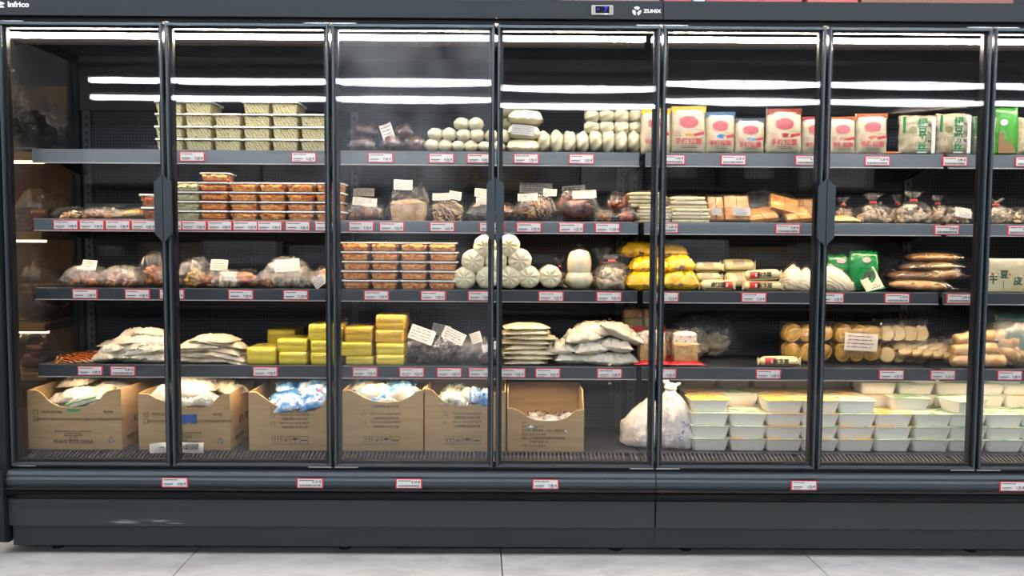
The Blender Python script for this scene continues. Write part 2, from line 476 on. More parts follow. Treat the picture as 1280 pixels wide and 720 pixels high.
# shelving across the aisle, behind the camera: seen only as a dim reflection in the door panes
gd = thing('store_shelving', 'grey store shelving across the aisle from the refrigerators', 'shelving', (1.9, -5.3, 0))
M_GOND = mat('gondola_grey', '#4a4c50', .5)
for q in range(7): MB().box(-4.5+q*1.5-.02, -4.5+q*1.5+.02, -.25, -.215, 0, 2.35).build('upright', M_GOND, gd)
MB().box(-4.5, 4.5, -.2145, -.205, .05, 2.3).build('back_panel', mat('gondola_back', '#25262a', .7), gd)
for z in (.12, .55, .98, 1.40, 1.80): MB().box(-4.5, 4.5, -.2, .22, z-.03, z).build('shelf', M_GOND, gd)
rg = random.Random(21)
GC = [('#c9cbd2', 'pale grey'), ('#3a3c44', 'charcoal'), ('#8a8c90', 'mid grey'), ('#5a3a34', 'maroon'), ('#b9bcc8', 'bluish white'), ('#2f4a3a', 'dark green'), ('#9a8668', 'brown')]
for z, top, row in ((.98, .28, 'middle'), (1.40, .26, 'upper'), (1.80, .42, 'top')):
    x = -4.35; n_ = 0
    while x < 3.6:
        wd = rg.uniform(.45, .85); hg = top*rg.uniform(.7, 1.0); k = rg.randrange(7)
        if row == 'top' and x < -1.2: k = 0 if rg.random() < .6 else 4
        t = thing('stock_box', '%s stock box, %s along the %s shelf across the aisle' % (GC[k][1], ordinal(min(n_, 11)), row), 'box', (1.9+x+wd/2, -5.3, z+.001), group='stock on the shelving across the aisle')
        MB().cbox(-wd/2+.004, wd/2-.004, -.10, .18, 0, hg, .004).build('box_body', mat('stock_%d' % k, GC[k][0], .6), t)
        MB().box(-wd*.2, wd*.2, .1802, .1815, hg*.3, hg*.7).build('box_label', mat('stock_label', '#a9abb0', .6), t)
        x += wd+rg.choice((.01, .02, .12)); n_ += 1

# ceiling lights: rows parallel to the cabinets; nearest two unseen, added for downlight
for n, (yy, xa, xb) in enumerate([(-1.0, -3.5, 8.5), (-2.45, -3.5, 8.5), (-7.14, -3.42, 9.8), (-8.36, -4.05, 9.8)]):
    t = thing('ceiling_light', 'long white ceiling light, %s row out from the cabinets' % ordinal(n), 'lamp', ((xa+xb)/2, yy, 3.25), group='rows of ceiling lights')
    h = (xb-xa)/2
    MB().box(-h, h, -.055, .055, .03, .075).build('housing', M_WHITE, t)
    MB().box(-h, h, -.05, .05, -.02, .03).build('diffuser', M_CEILLIGHT, t)
    for q in range(5): MB().box(-h*.9+q*h*.45-.006, -h*.9+q*h*.45+.006, -.006, .006, .075, .2).build('hanger', M_CHROME, t)

# ------------------------------------------------------------------ the two cabinets
PITCHX = .625
ZB, ZT = .347, 2.036                       # doors
DECKZ = at(620, 564, .13)[2]
TIER = [None]+[at(620, y, .15)[2] for y in (190.5, 277.5, 363.5, 458.8)]   # shelf tops
RAILB = [None]+[at(620, y, .15)[2] for y in (207.5, 292, 377.5, 473.5)]
YF = .15
def segs(m): return ((.022, 1.208), (1.252, 2.447)) if m == 0 else ((2.472, 3.667), (3.689, 4.90))

frame_profile = None
def door_frame(w, z0, z1):
    """four bars around the pane, mitred look, one mesh"""
    mb = MB(); t = .0118
    for (x0, x1, a, b) in ((0, t, z0, z1), (w-t, w, z0, z1)):
        mb.cbox(x0, x1, -.022, .022, a, b, .003)
    for (a, b) in ((z0, z0+t), (z1-t, z1)): mb.cbox(t, w-t, -.021, .021, a, b, .003)
    return mb
def bowed_pane(w, z0, z1, y, th, bow, flip=1):
    nu, nv = 21, 25
    U, V = np.meshgrid(np.linspace(-1, 1, nu), np.linspace(-1, 1, nv)); U = U.ravel(); V = V.ravel()
    b = bow*(1-U**2)*(1-V**2)
    A = np.stack([U*w/2, y-b-th/2, (z0+z1)/2+V*(z1-z0)/2], 1); B = A+np.array([0, th, 0])
    n = len(A); F = gridmesh(A, nu, nv)
    edge = [j for j in range(nu)]+[k*nu+nu-1 for k in range(1, nv)]+[(nv-1)*nu+j for j in range(nu-2, -1, -1)]+[k*nu for k in range(nv-2, 0, -1)]
    E = [(edge[(i+1) % len(edge)], edge[i], n+edge[i], n+edge[(i+1) % len(edge)]) for i in range(len(edge))]
    return MB().add(np.concatenate([A, B]), F+[tuple(n+i for i in reversed(f)) for f in F]).add(np.concatenate([A, B]), E)

TILT = {3: -.0042, 4: .0004, 5: .0002}
BOWS = [(.0002, -.0006), (.0001, .0004), (-.0004, .0008), (.0012, -.0004), (.0014, -.0008), (.0012, -.0008), (.0002, .0006), (.0008, 0)]
CAB = []
for m in range(2):
    xa = m*2.5
    c = thing('refrigerated_cabinet', ['long slate grey glass-door refrigerator with cardboard boxes on its deck', 'slate grey glass-door refrigerator with stacks of white tofu trays on its deck'][m],
              'refrigerator', (xa+1.25, .25, 0), group='run of glass-door refrigerators')
    CAB.append(c)
    def part(name, mb, mt, par=None, smooth=False, **k):
        o = mb.build(name, mt, None, smooth, **k)
        o.parent = par or c
        if par is None: o.matrix_parent_inverse = Matrix.Translation((-xa-1.25, -.25, 0))
        return o
    xb = xa+2.499
    ia, ib = (0.0, 2.461) if m == 0 else (2.462, 4.999)      # the inner fittings meet a little before the outer seam
    # header: panel face, upper return, underside
    part('header_panel', MB().prism([(-.035, 2.056), (-.035, 2.122), (-.02, 2.128), (.58, 2.128), (.58, 2.056)], 'x', xa+.001, xb-.001), M_SLATE)
    part('canopy_ceiling', MB().box(ia, ib, .035, .56, 2.040, 2.0555), mat('canopy_dark', '#24272b', .5))
    part('header_gap', MB().box(ia, ib, -.012, .0345, 2.0425, 2.0555), M_BLACK)
    part('back_panel', MB().box(ia, ib, .55, .565, .33, 2.039), M_PERF)
    part('upper_panel', MB().box(ia, ib, .543, .5493, 1.80, 2.038), mat('upper_panel_paint', '#2b313a', .5))
    part('rear_shell', MB().box(ia, ib, .567, .60, .335, 2.039), M_KICK)
    part('deck', MB().box(ia+.002, ib-.002, .115, .549, DECKZ-.02, DECKZ), M_DECK)
    # sloping air grille in front of the deck
    g = MB(); n = 150; zf = .352
    for i in range(n):
        if not (i % 37 == 36):
            x = ia+.02+(ib-ia-.04)*i/(n-1)
            g.add([(x-.003, .03, zf), (x+.003, .03, zf), (x+.003, .112, DECKZ+.001), (x-.003, .112, DECKZ+.001),
                   (x-.003, .03, zf-.008), (x+.003, .03, zf-.008), (x+.003, .112, DECKZ-.007), (x-.003, .112, DECKZ-.007)],
                  [(0, 1, 2, 3), (4, 7, 6, 5), (0, 4, 5, 1), (1, 5, 6, 2), (2, 6, 7, 3), (3, 7, 4, 0)])
    tag(part('air_grille', g, mat('grille_metal', '#54545a', .4, .6)), kind='stuff')
    part('grille_tray', MB().prism([(.0252, .331), (.113, .331), (.113, DECKZ-.012), (.0252, zf-.014)], 'x', ia+.002, ib-.002), M_BLACK)
    part('grille_lip', MB().box(ia+.004, ib-.004, .0285, .033, .335, .358), mat('lip_metal', '#77736a', .4, .6))
    # base
    part('sill_gap', MB().box(xa, xb, -.012, .02, .322, .346), M_BLACK)
    part('bumper_rail', MB().prism([(.0, .332), (-.038, .330), (-.046, .318), (-.044, .308), (-.050, .300), (-.050, .284), (-.046, .281), (-.046, .275), (0, .275)], 'x', xa+.0012, xb-.0012), mat('bumper_rail_metal', '#3a454c', .45, .1))
    part('bumper', MB().prism([(-.02, .276), (-.050, .275), (-.058, .270), (-.058, .263), (-.052, .259), (-.060, .254), (-.062, .246), (-.055, .238), (-.04, .222), (-.02, .215)], 'x', xa+.0012, xb-.0012), M_BUMPER)
    part('kick_panel', MB().box(xa+.0025, xb-.0025, -.042, 0.0, .118, .222), M_KICK)
    part('plinth', MB().box(xa+(.014 if m == 0 else 0), xb, -.036, .02, .038, .118), M_PLINTH)
    part('base_tank', MB().box(xa, xb, .02, .60, .05, .329), M_KICK)
    for fx in (.14, 1.28, 2.36): part('foot', MB().loft([rrect(xa+fx, .05, .05, .05, .025, 4, 0), rrect(xa+fx, .05, .05, .05, .025, 4, .012), rrect(xa+fx, .05, .03, .03, .015, 4, .014), rrect(xa+fx, .05, .03, .03, .015, 4, .052)]), M_BLACK)
    for fx in (.015 if m == 0 else .05, 1.24, 1.295, 2.44): part('screw', MB().prism([(xa+fx+.004*math.cos(k*PI/4), .086+.004*math.sin(k*PI/4)) for k in range(8)], 'y', -.0375, -.036), M_BLACK)
    # header tube
    part('light_tube', MB().box(ia+.012, ib-.012, .048, .062, 1.996, 2.013), M_TUBE)
    part('added_tube_shade', MB().box(ia+.012, ib-.012, .0665, .0695, 1.972, 2.039), M_TUBEBLK)  # black plate added to hold the tube's light back from the rear
    part('tube_holder', MB().box(ia+.012, ib-.012, .044, .066, 2.015, 2.039), M_TUBEBLK)
    # shelves
    for k in range(1, 5):
        for (sa, sb) in segs(m):
            z = TIER[k]
            s = part('shelf', MB().box(sa, sb, YF+.008, .545, z-.016, z), M_SHELF)
            part('price_rail', MB().prism([(YF-.006, z+.001), (YF, z+.003), (YF+.008, z+.003), (YF+.008, z-.016), (YF+.003, z-.016), (YF+.002, RAILB[k]+.004), (YF+.002, RAILB[k]), (YF-.010, RAILB[k]), (YF-.010, RAILB[k]+.0025), (YF-.006, RAILB[k]+.004)], 'x', sa, sb), M_RAIL_LIT if k < 3 else M_RAIL, s)
            part('rail_lip', MB().box(sa, sb, YF-.0115, YF-.0102, RAILB[k], RAILB[k]+.0025), mat('rail_lip_lit', '#c9c4bc' if k < 3 else '#8a8d8e', .2), s)  # pale colour stands in for light in the clear lip edge
            part('strip_light', MB().box(sa+.03, sb-.03, YF+.012, YF+.026, z-.024, z-.017), M_STRIP, s)
            part('added_light_baffle', MB().box(sa+.03, sb-.03, YF+.034, YF+.036, z-(.034 if k == 4 else .041), z-.0165), M_SHELF, s)  # unseen lip added to keep strip light off the back panel
            for bx in (sa+.006, sb-.006):
                part('bracket', MB().prism([(YF+.045, z-.017), (.545, z-.017), (.545, z-.075), (.46, z-.07)], 'x', bx-.002, bx+.002), M_SHELF, s)
    # slotted uprights on the back
    for ux in (ia+.03, (ia+ib)/2, ib-.03):
        u = MB()
        u.box(ux-.016, ux+.016, .540, .5495, DECKZ+.001, 1.798)
        part('upright', u, mat('upright_metal', '#565c60', .35, .6))
        sl = MB()
        for q in range(38): sl.box(ux-.004, ux+.004, .5388, .5399, .5+q*.034, .518+q*.034)
        tag(part('upright_slots', sl, M_BLACK), kind='stuff')
    # doors
    for d in range(4):
        k = m*4+d
        x = xa+d*PITCHX+.005; w_ = PITCHX-.010
        dr = part('door', door_frame(w_, ZB, ZT), M_FRAME); dr.location = (x, 0, 0)
        inv = Matrix.Identity(4)
        def sub(name, mb, mt, smooth=False):
            o = mb.build(name, mt, dr, smooth); return o
        t = .0118
        e = MB()                                  # bright outer arris of the frame
        e.box(.003, .0085, -.0235, -.0222, ZB, ZT); e.box(w_-.0085, w_-.003, -.0235, -.0222, ZB, ZT)
        e.box(.0085, w_-.0085, -.0235, -.0222, ZB+.002, ZB+.008); e.box(.0085, w_-.0085, -.0235, -.0222, ZT-.0105, ZT-.001)
        sub('frame_edge', e, M_EDGE)
        gk = MB()                                 # black band behind the pane edge
        gk.box(t, t+.0105, -.004, .018, ZB+t, ZT-t); gk.box(w_-t-.0105, w_-t, -.004, .018, ZB+t, ZT-t)
        gk.box(t+.0105, w_-t-.0105, -.004, .018, ZB+t, ZB+t+.010); gk.box(t+.0105, w_-t-.0105, -.004, .018, ZT-t-.006, ZT-t)
        sub('gasket', gk, M_BLACK)
        b1, b2 = BOWS[k]
        p1 = sub('pane', bowed_pane(w_-2*t, ZB+t, ZT-t, -.0085, .004, b1), M_PANEH if k == 2 else M_PANE, True); p1.location = (w_/2, 0, 0)
        p2 = sub('inner_pane', bowed_pane(w_-2*t-.002, ZB+t, ZT-t, .0205, .003, b2), M_PANE_IN, True); p2.location = (w_/2, 0, 0)
        if k in TILT:
            for p_ in (p1, p2): p_.rotation_euler.x = TILT[k]; p_.location.y = 1.19*TILT[k]
        # wing handle at the edge where two doors meet
        right = d % 2 == 0
        hz0, hz1 = at(215, 299, -.04)[2], at(215, 220.5, -.04)[2]
        s1 = w_+.0035 if right else -.0035; dirn = -1 if right else 1
        pts = [(s1, hz0-.012), (s1+dirn*.031, hz0+.022), (s1+dirn*.031, hz1-.022), (s1, hz1+.004)]
        hb = MB().prism(pts, 'y', -.052, -.044)
        hb.prism([(s1+dirn*.004, hz0+.03), (s1+dirn*.018, hz0+.03), (s1+dirn*.018, hz0+.06), (s1+dirn*.004, hz0+.06)], 'y', -.046, -.0222)
        hb.prism([(s1+dirn*.004, hz1-.06), (s1+dirn*.018, hz1-.06), (s1+dirn*.018, hz1-.03), (s1+dirn*.004, hz1-.03)], 'y', -.046, -.0222)
        sub('handle', hb, M_HANDLE)
        # hinge plates on the hinge side
        hx = (0.0, .092) if right else (w_-.092, w_)
        sub('hinge_plate', MB().box(hx[0], hx[1], -.016, .012, ZT+.001, ZT+.005), M_CHROME)
        sub('hinge_plate', MB().box(hx[0], hx[1], -.016, .012, ZB-.005, ZB-.001), M_CHROME)
# end panel with a window on the left
c = CAB[0]
def cpart(name, mb, mt, **k):
    o = mb.build(name, mt, None, **k); o.parent = c; o.matrix_parent_inverse = Matrix.Translation((-1.25, -.25, 0)); return o
ep = MB(); ep.box(-.052, -.001, -.04, .012, .05, 2.128); ep.box(-.052, -.003, .54, .60, .05, 2.128)
ep.box(-.052, -.003, .012, .54, .05, .345); ep.box(-.052, -.003, .012, .54, 2.02, 2.128)
ep.box(-.06, -.001, -.066, -.04, .06, .335)
cpart('end_panel', ep, M_SLATE)
cpart('end_window', MB().box(-.036, -.026, .012, .54, .345, 2.02), pane_mat('end_glass', .05, '#c9c8c2', .10))

for (px, py, q) in ((433, 399, 0), (762, 399, 0), (762, 479, 0), (1092, 400, 1), (1100, 254, 1)):
    a = at(px, py, .53)
    o = MB().cbox(a[0]-.008, a[0]+.008, .524, .5495, a[2]-.006, a[2]+.008, .002).build('shelf_clip', M_CHROME, None); o.parent = CAB[q]; o.matrix_parent_inverse = Matrix.Translation((-q*2.5-1.25, -.25, 0))
# controller and the makers' marks on the header
HY = -.0355
def hd(px, py): p = at(px, py, HY); return p
ct = thing('temperature_controller', 'small grey temperature controller with blue digits on the header', 'controller', tuple(hd(752.8, 13)))
MB().cbox(-.041, .041, -.006, 0, -.0185, .0185, .003).build('case', mat('controller_grey', '#a9a79e', .45), ct)
MB().box(-.026, .026, -.0072, -.0062, -.011, .0135).build('screen', mat('controller_screen', '#0d0e16', .15), ct)
text('-', .024, emis('blue_digit', '#3a46ff', 1.6), ct, (-.016, -.0078, .004), name='digit', bold=.0008)
text('7', .024, emis('blue_digit', '#3a46ff', 1.6), ct, (.012, -.0078, .0015), name='digit', bold=.0008)
for sx in (-.0335, .0335):
    for q in (-.009, 0, .009): MB().box(sx-.003, sx+.003, -.0068, -.006, q-.002, q+.002).build('button', mat('button_grey', '#8a887f', .5), ct)
MB().box(.008, .020, -.0068, -.006, -.0165, -.0125).build('status_plate', M_WHITE, ct)
WP = mat('white_print', '#eceff0', .5)
lg = thing('maker_badge', 'white round emblem with white capitals beside the temperature controller', 'emblem', tuple(hd(796, 13.8)))
em = MB()
for q in range(3):       # round emblem cut by three dark blades
    a0 = PI/2+q*2*PI/3-.75; arc = [(.0165*math.cos(a0+t), .0165*math.sin(a0+t)) for t in np.linspace(0, 1.5, 9)]
    inn = [(.0058*math.cos(a0+t), .0058*math.sin(a0+t)) for t in np.linspace(1.15, -.15, 5)]
    em.prism(arc+inn, 'y', -.0012, 0)
em.build('emblem', WP, lg)
text('ZUNIX', .0175, WP, lg, (.058, -.0006, -.0005), sx=1.18, bold=.0006)
lg = thing('maker_badge', 'white letter badge in the top left corner of the header', 'emblem', tuple(hd(23, 5.8)))
text('Infrico', .0275, WP, lg, (0, -.0006, 0), sx=1.12, bold=.0008)
im = MB(); im.prism([(-.077, -.011), (-.053, -.011), (-.056, -.005), (-.077, -.005)], 'y', -.0012, 0); im.prism([(-.077, 0), (-.062, -.002), (-.05, .004), (-.062, .010), (-.077, .012)], 'y', -.0012, 0)
im.build('emblem', WP, lg)
# cartons standing on the cabinets: only their lower edges show
for n, (x0, x1, colr, nm) in enumerate([(700, 826, '#a8767c', 'dusty pink'), (830, 866, '#c9505e', 'bright red'), (867, 883, '#c8d4e6', 'pale blue'), (884, 1005, '#b5525c', 'wide brick red'), (1010, 1075, '#c0605a', 'coral red'), (1078, 1270, '#8a5a4c', 'long brown')]):
    cx, wd, zb, hh = rect(x0, -20, x1, 2, -.01)
    t = thing('carton', '%s carton lying on top of the cabinets' % nm, 'box', (cx, .1, 2.129), group='cartons on top of the cabinets')
    MB().cbox(-wd/2+.002, wd/2-.002, -.1, .15, 0, .16, .002).build('carton_body', mat('carton_'+nm.replace(' ', '_'), colr, .5), t)
    MB().box(-wd/2+.01, wd/2-.01, -.02, .04, .161, .1625).build('tape', mat('tape', '#c9b48a', .3), t)

# ------------------------------------------------------------------ price tags
M_TAGR = mat('tag_red', '#d2333f', .4)
M_TAGW = mat('tag_card', '#dedfdd', .35)
M_INK = mat('tag_ink', '#3a3a3c', .6)
tag_base = MB().cbox(-.0515, .0515, -.003, 0, -.019, .019, .0012).mesh('tag_frame')
tag_card = MB().box(-.046, .046, -.0036, -.0031, -.0152, .0165).mesh('card')
def ink_lines(style):
    mb = MB(); rg = random.Random(style)
    x = -.041
    for q in range(7):
        l = rg.uniform(.003, .008); mb.box(x, x+l, -.0040, -.0037, .0098, .0132); x += l+.0016
    if style % 2 == 0:
        x = -.041
        for q in range(6):
            l = rg.uniform(.003, .007); mb.box(x, x+l, -.0040, -.0037, -.0072, -.0030); x += l+.0012
        mb.box(-.041, -.012, -.0040, -.0037, -.0125, -.0112); mb.box(.018, .034, -.0040, -.0037, -.0125, -.0112)
    else:
        x = -.041
        while x < .040:
            l = rg.uniform(.0008, .0022); mb.box(x, x+l, -.0040, -.0037, -.0125, -.0040); x += l+rg.uniform(.0008, .0018)
    return mb.mesh('print')
INK = [ink_lines(q) for q in range(6)]
_PR = {}
def price_tag(px, tier, price, where, bar=False):
    """px: left edge of the tag in the photo"""
    if tier == 5: y, Y = 600, -.051
    else: y, Y = {1: 199.7, 2: 285.3, 3: 371.2, 4: 467.2}[tier], YF-.0064
    if px > 830 and tier < 5: y += {1: 2.3, 2: 2.4, 3: 3.0, 4: 2.0}[tier]
    p = at(px+16, 0, Y); p[2] = .292 if tier == 5 else (TIER[tier]+RAILB[tier])/2+.001
    lab = 'red-edged price tag ' + where
    t = thing('price_tag', lab, 'price tag', tuple(p), group='price tags on the shelf rails' if tier < 5 else 'price tags on the bumper rail')
    obj('tag_frame', tag_base, M_TAGR, t); obj('card', tag_card, M_TAGW, t)
    obj('print', INK[(sd() % 3)*2+(1 if bar else 0)], M_INK, t)
    if price not in _PR:
        o = text(price, .0125, M_INK, t, (.027, -.0038, .006 if bar else -.005), name='price', bold=.0003); _PR[price] = o.data
    else: obj('price', _PR[price], M_INK, t, loc=(.027, -.0038, .006 if bar else -.005), rot=(PI/2, 0, 0))
    return t
TAGS = [
 # tier 1
 (221, 1, '2.20 €', 'under the pale noodle tubs beside the second door edge', 0), (362, 1, '2.20 €', 'under the last two pale noodle tub stacks', 0),
 (459, 1, '7.90 €', 'under the dark roast meat packs', 0), (536, 1, '4.30 €', 'under the lowest pack of two buns', 0), (584, 1, '4.30 €', 'on the top rail, under the bun packs and beside the door frame', 0),
 (643, 1, '3.90 €', 'under the stack of three white blocks', 0), (713, 1, '3.50 €', 'under the four-bun rolls', 0),
 (828, 1, '3.20 €', 'under the yellow-topped noodle pack', 1), (905, 1, '3.20 €', 'under the blue-topped noodle packs', 1), (999, 1, '3.20 €', 'half behind a door frame under the red-topped noodle packs', 1),
 (1087, 1, '3.20 €', 'under the orange-topped noodle packs', 1), (1185, 1, '2.95 €', 'under the packs with green lettering', 1), (1277, 1, '2.95 €', 'at the photo edge on the top rail', 1),
 # tier 2
 (59, 2, '3.90 €', 'first on the second rail from the top, at its end', 0), (92, 2, '3.90 €', 'second in the tight row on the second rail', 0), (125, 2, '3.90 €', 'third in the tight row on the second rail', 0), (158, 2, '3.90 €', 'fourth in the tight row, under the yellow flat bag', 0), (191, 2, '3.90 €', 'behind the first handle on the second rail', 0),
 (222, 2, '3.90 €', 'under the pale cabbage tubs', 0), (254.5, 2, '3.90 €', 'under the five-high kimchi stack', 0), (287, 2, '3.90 €', 'under the second kimchi stack from the handle', 0), (318, 2, '3.90 €', 'under the third kimchi stack from the handle', 0), (353.5, 2, '3.60 €', 'under the fourth kimchi stack from the handle', 0), (391, 2, '3.60 €', 'under the last short kimchi stack', 0),
 (434, 2, '3.30 €', 'under the bag of pale meat pieces', 0), (473, 2, '4.50 €', 'under the tall bag of beige slices', 0), (537, 2, '6.20 €', 'under the brown braised slab', 0), (600, 2, '4.90 €', 'behind the second handle on the second rail', 0),
 (647, 2, '2.90 €', 'under the brown swirled tripe', 0), (701, 2, '5.75 €', 'under the glossy roast duck', 0), (747, 2, '11.90 €', 'under the reddish bundles', 0),
 (821, 2, '2.45 €', 'under the cream bean sticks', 1), (976, 2, '3.20 €', 'under the orange flat tofu packs', 1), (1178, 2, '3.30 €', 'under the pack with the blank white label', 1), (1271, 2, '3.30 €', 'at the photo edge on the second rail', 1),
 # tier 3
 (81, 3, '3.90 €', 'first on the third rail, under the bag of pale offal', 0), (148, 3, '3.90 €', 'under the bag of orange offal', 0), (192, 3, '3.90 €', 'half behind the first door edge on the third rail', 0),
 (280, 3, '7.50 €', 'under the brown ball with its bag', 0), (350, 3, '11.90 €', 'under the big milky bag', 0),
 (453, 3, '3.90 €', 'under the first five-high kimchi stack', 0), (525.5, 3, '3.90 €', 'under the third five-high kimchi stack', 0), (586, 3, '3.95 €', 'under the pyramid of round buns', 0),
 (676, 3, '3.75 €', 'under the last round bun roll', 0), (750, 3, '4.50 €', 'under the tied dumpling bag', 0),
 (823, 3, '3.10 €', 'under the bright yellow packs', 0), (935, 3, '2.10 €', 'under the red-labelled tofu sausages', 0), (1034, 3, '1.95 €', 'under the pale noodle wedge', 0), (1118, 3, '2.50 €', 'under the stacked flatbreads', 1), (1197, 3, '2.50 €', 'half behind a door frame under the flatbread bag end', 1),
 # tier 4
 (85, 4, '4.90 €', 'under the flat dark orange pack', 0), (127, 4, '2.20 €', 'under the heap of white rice cake pouches', 1), (310, 4, '4.95 €', 'under the first yellow block', 0),
 (438, 4, '4.90 €', 'under the gold blocks in the third door', 0), (498, 4, '4.50 €', 'under the first mushroom bag', 0), (546, 4, '4.50 €', 'under the second mushroom bag', 0), (587, 4, '4.50 €', 'under the third mushroom bag', 0),
 (628, 4, '4.50 €', 'under the flat pancake stack', 0), (672.5, 4, '3.50 €', 'between pancakes and white bags', 0), (752, 4, '3.40 €', 'under the white frozen bags', 0),
 (822, 4, '4.75 €', 'under the red bread packs, partly peeled', 0), (956, 4, '2.30 €', 'under the single tofu sausage', 0), (1114, 4, '3.75 €', 'under the slab of pale coins', 0), (1180, 4, '3.15 €', 'under the wrapped tofu tubes', 0), (1266, 4, '2.80 €', 'at the photo edge on the lowest rail', 0),
 # bumper
 (191, 5, '3.90 €', 'on the bumper below the first gap between doors', 0), (366, 5, '5.15 €', 'on the bumper below the box of blue packets', 1), (494, 5, '5.10 €', 'on the bumper below the third door', 1), (671, 5, '7.90 €', 'on the bumper below the short open box', 0), (1005.5, 5, '1.75 €', 'on the bumper below the tofu trays', 0), (1276, 5, '1.75 €', 'at the photo edge on the bumper', 0),
]
for a_ in TAGS: price_tag(*a_)
# ------------------------------------------------------------------ goods: materials
M_FILM = film_mat('clear_film', .016, .05, 30)
M_FILMC = film_mat('crumpled_film', .022, .065, 38)
M_FILMT = film_mat('taut_film', .012, .05, 26, bstr=.5)
M_FILMM = film_mat('milky_film', .13, .10, 40, milky='#e9e5dc')
M_TUBCLEAR = film_mat('clear_tub_plastic', .03, .035, 8, bstr=.05, graze=.12)
M_TUBRIM = mat('tub_lid_plastic', '#faf7ee', .35)
M_LIDPANEL = film_mat('lid_panel_plastic', .16, .04, 8, bstr=.05, graze=.15, milky='#f4f0e6')
M_NOODLE = mat('pale_noodles', '#dfd39a', .5, ramp=[(0.0, '#b89c44'), (.12, '#f2dc84'), (.35, '#fff2b0'), (1, '#fffad2')], nscale=48, wave=7, ndetail=2, stretch=(1, 1, .8), bump=(160, .2, .002))
M_KIM = mat('kimchi_orange', '#d2722c', .3, ramp=[(.24, '#8a2606'), (.37, '#de5f0c'), (.48, '#f6962a'), (.62, '#fdc062'), (.85, '#ffe6b0')], nscale=62, ndetail=3, bump=(120, .45, .004))
M_KIMR = mat('kimchi_red', '#b3472a', .3, ramp=[(.25, '#5e1d10'), (.42, '#a33a1d'), (.55, '#c96a36'), (.75, '#e0a468')], nscale=90, ndetail=3, bump=(150, .6, .004))
M_KIMG = mat('pale_cabbage', '#c9c493', .35, ramp=[(.25, '#8a8a50'), (.5, '#cfc995'), (.75, '#ece8c4')], nscale=60, bump=(110, .6, .004))
M_BRINE = mat('red_brine', '#c2301a', .2)
M_TRAY = mat('white_tray_plastic', '#f1eee0', .4, sss=.0)
M_BUN = mat('steamed_bun', '#e3d9b4', .5, ramp=[(.3, '#d9cda2'), (.6, '#e6dcb8')], nscale=14, bump=(60, .15, .003))
M_WRAPBUN = mat('film_tight_on_bun', '#e6dcb6', .28, coat=.5, bump=(40, .45, .006))
M_MEAT = mat('brown_roast_meat', '#4c2c22', .3, coat=.3, ramp=[(.3, '#24120d'), (.5, '#4f2b1f'), (.68, '#7a4a34'), (.85, '#a57a58')], nscale=45, bump=(90, .5, .005))
M_OFFAL = mat('orange_offal', '#a8692e', .3, coat=.3, ramp=[(.28, '#35170a'), (.45, '#7d4216'), (.58, '#b8742c'), (.8, '#dcae6c')], nscale=45, bump=(80, .5, .005))
M_DUCK = mat('glossy_duck', '#5b2c16', .18, coat=.7, ramp=[(.3, '#2c130a'), (.5, '#5a2a14'), (.65, '#8a4a22'), (.85, '#c78a4c')], nscale=24, bump=(50, .3, .005))
M_BEIGE = mat('beige_slices', '#c79f68', .4, ramp=[(.3, '#a3713c'), (.5, '#cda470'), (.75, '#e5c89a')], nscale=50, bump=(100, .5, .004))
M_TRIPE = mat('brown_tripe', '#8a5529', .3, coat=.3, ramp=[(.2, '#2d170a'), (.45, '#7a461e'), (.65, '#b47a3e'), (.9, '#dfb87a')], nscale=30, wave=14, bump=(90, .6, .005))
M_BLACKM = mat('dark_mushroom', '#3b332d', .45, ramp=[(.3, '#1c1815'), (.5, '#453b32'), (.7, '#7b6c5a'), (.9, '#b9a98c')], nscale=40, bump=(90, .5, .005))
M_STICK = mat('bean_stick', '#dccb98', .5, ramp=[(.3, '#c9b27a'), (.6, '#e6d9b0')], nscale=30)
M_TOFUSKIN = mat('orange_tofu_sheet', '#c78a34', .45, ramp=[(.3, '#a9671e'), (.55, '#cf9340'), (.8, '#e2b061')], nscale=25, bump=(90, .3, .003))
M_NUT = mat('beige_dried_food', '#b39a7a', .6, ramp=[(.25, '#6f5840'), (.5, '#b0987a'), (.75, '#dccbb0')], nscale=55, bump=(110, .6, .005))
M_DUMP = mat('pale_dumplings', '#bba98a', .5, ramp=[(.3, '#8f7b5c'), (.6, '#c7b697')], nscale=25)
M_YELLOW = mat('bright_yellow_pack', '#edb80f', .25, coat=.5, ramp=[(.3, '#d79a05'), (.6, '#f2c41c')], nscale=18, bump=(50, .8, .006))
M_YBLOCK = mat('yellow_block', '#e6cb28', .35, coat=.4, ramp=[(.3, '#d3b314'), (.6, '#efd83c')], nscale=14, stretch=(1, 1, 8), bump=(30, .2, .003))
M_GBLOCK = mat('gold_block', '#dba91e', .3, coat=.4, ramp=[(.3, '#cc9614'), (.6, '#ecc43c')], nscale=14, stretch=(1, 1, 8), bump=(30, .2, .003))
M_SAUS = mat('cream_sausage_skin', '#ead9a2', .28, coat=.4, bump=(40, .25, .003))
M_POUCH = mat('white_pouch_film', '#c6bfac', .26, coat=.5, ramp=[(.3, '#b2a88e'), (.6, '#d3ccba')], nscale=12, bump=(70, .9, .006))
M_SHEET = mat('matt_white_pouch', '#cdbfa4', .45, coat=.15, ramp=[(.3, '#bfae8c'), (.6, '#d8cbb0')], nscale=14, bump=(40, .6, .006))
M_PANC = mat('flat_pancake', '#dacda4', .45, coat=.3, ramp=[(.3, '#c4b27e'), (.6, '#e2d8b6')], nscale=22, bump=(45, .5, .005))
M_ORPACK = mat('dark_orange_strips', '#6e3716', .25, coat=.6, ramp=[(.2, '#2a1208'), (.5, '#7b3d17'), (.8, '#b3652a')], nscale=26, wave=3, bump=(50, .5, .004))
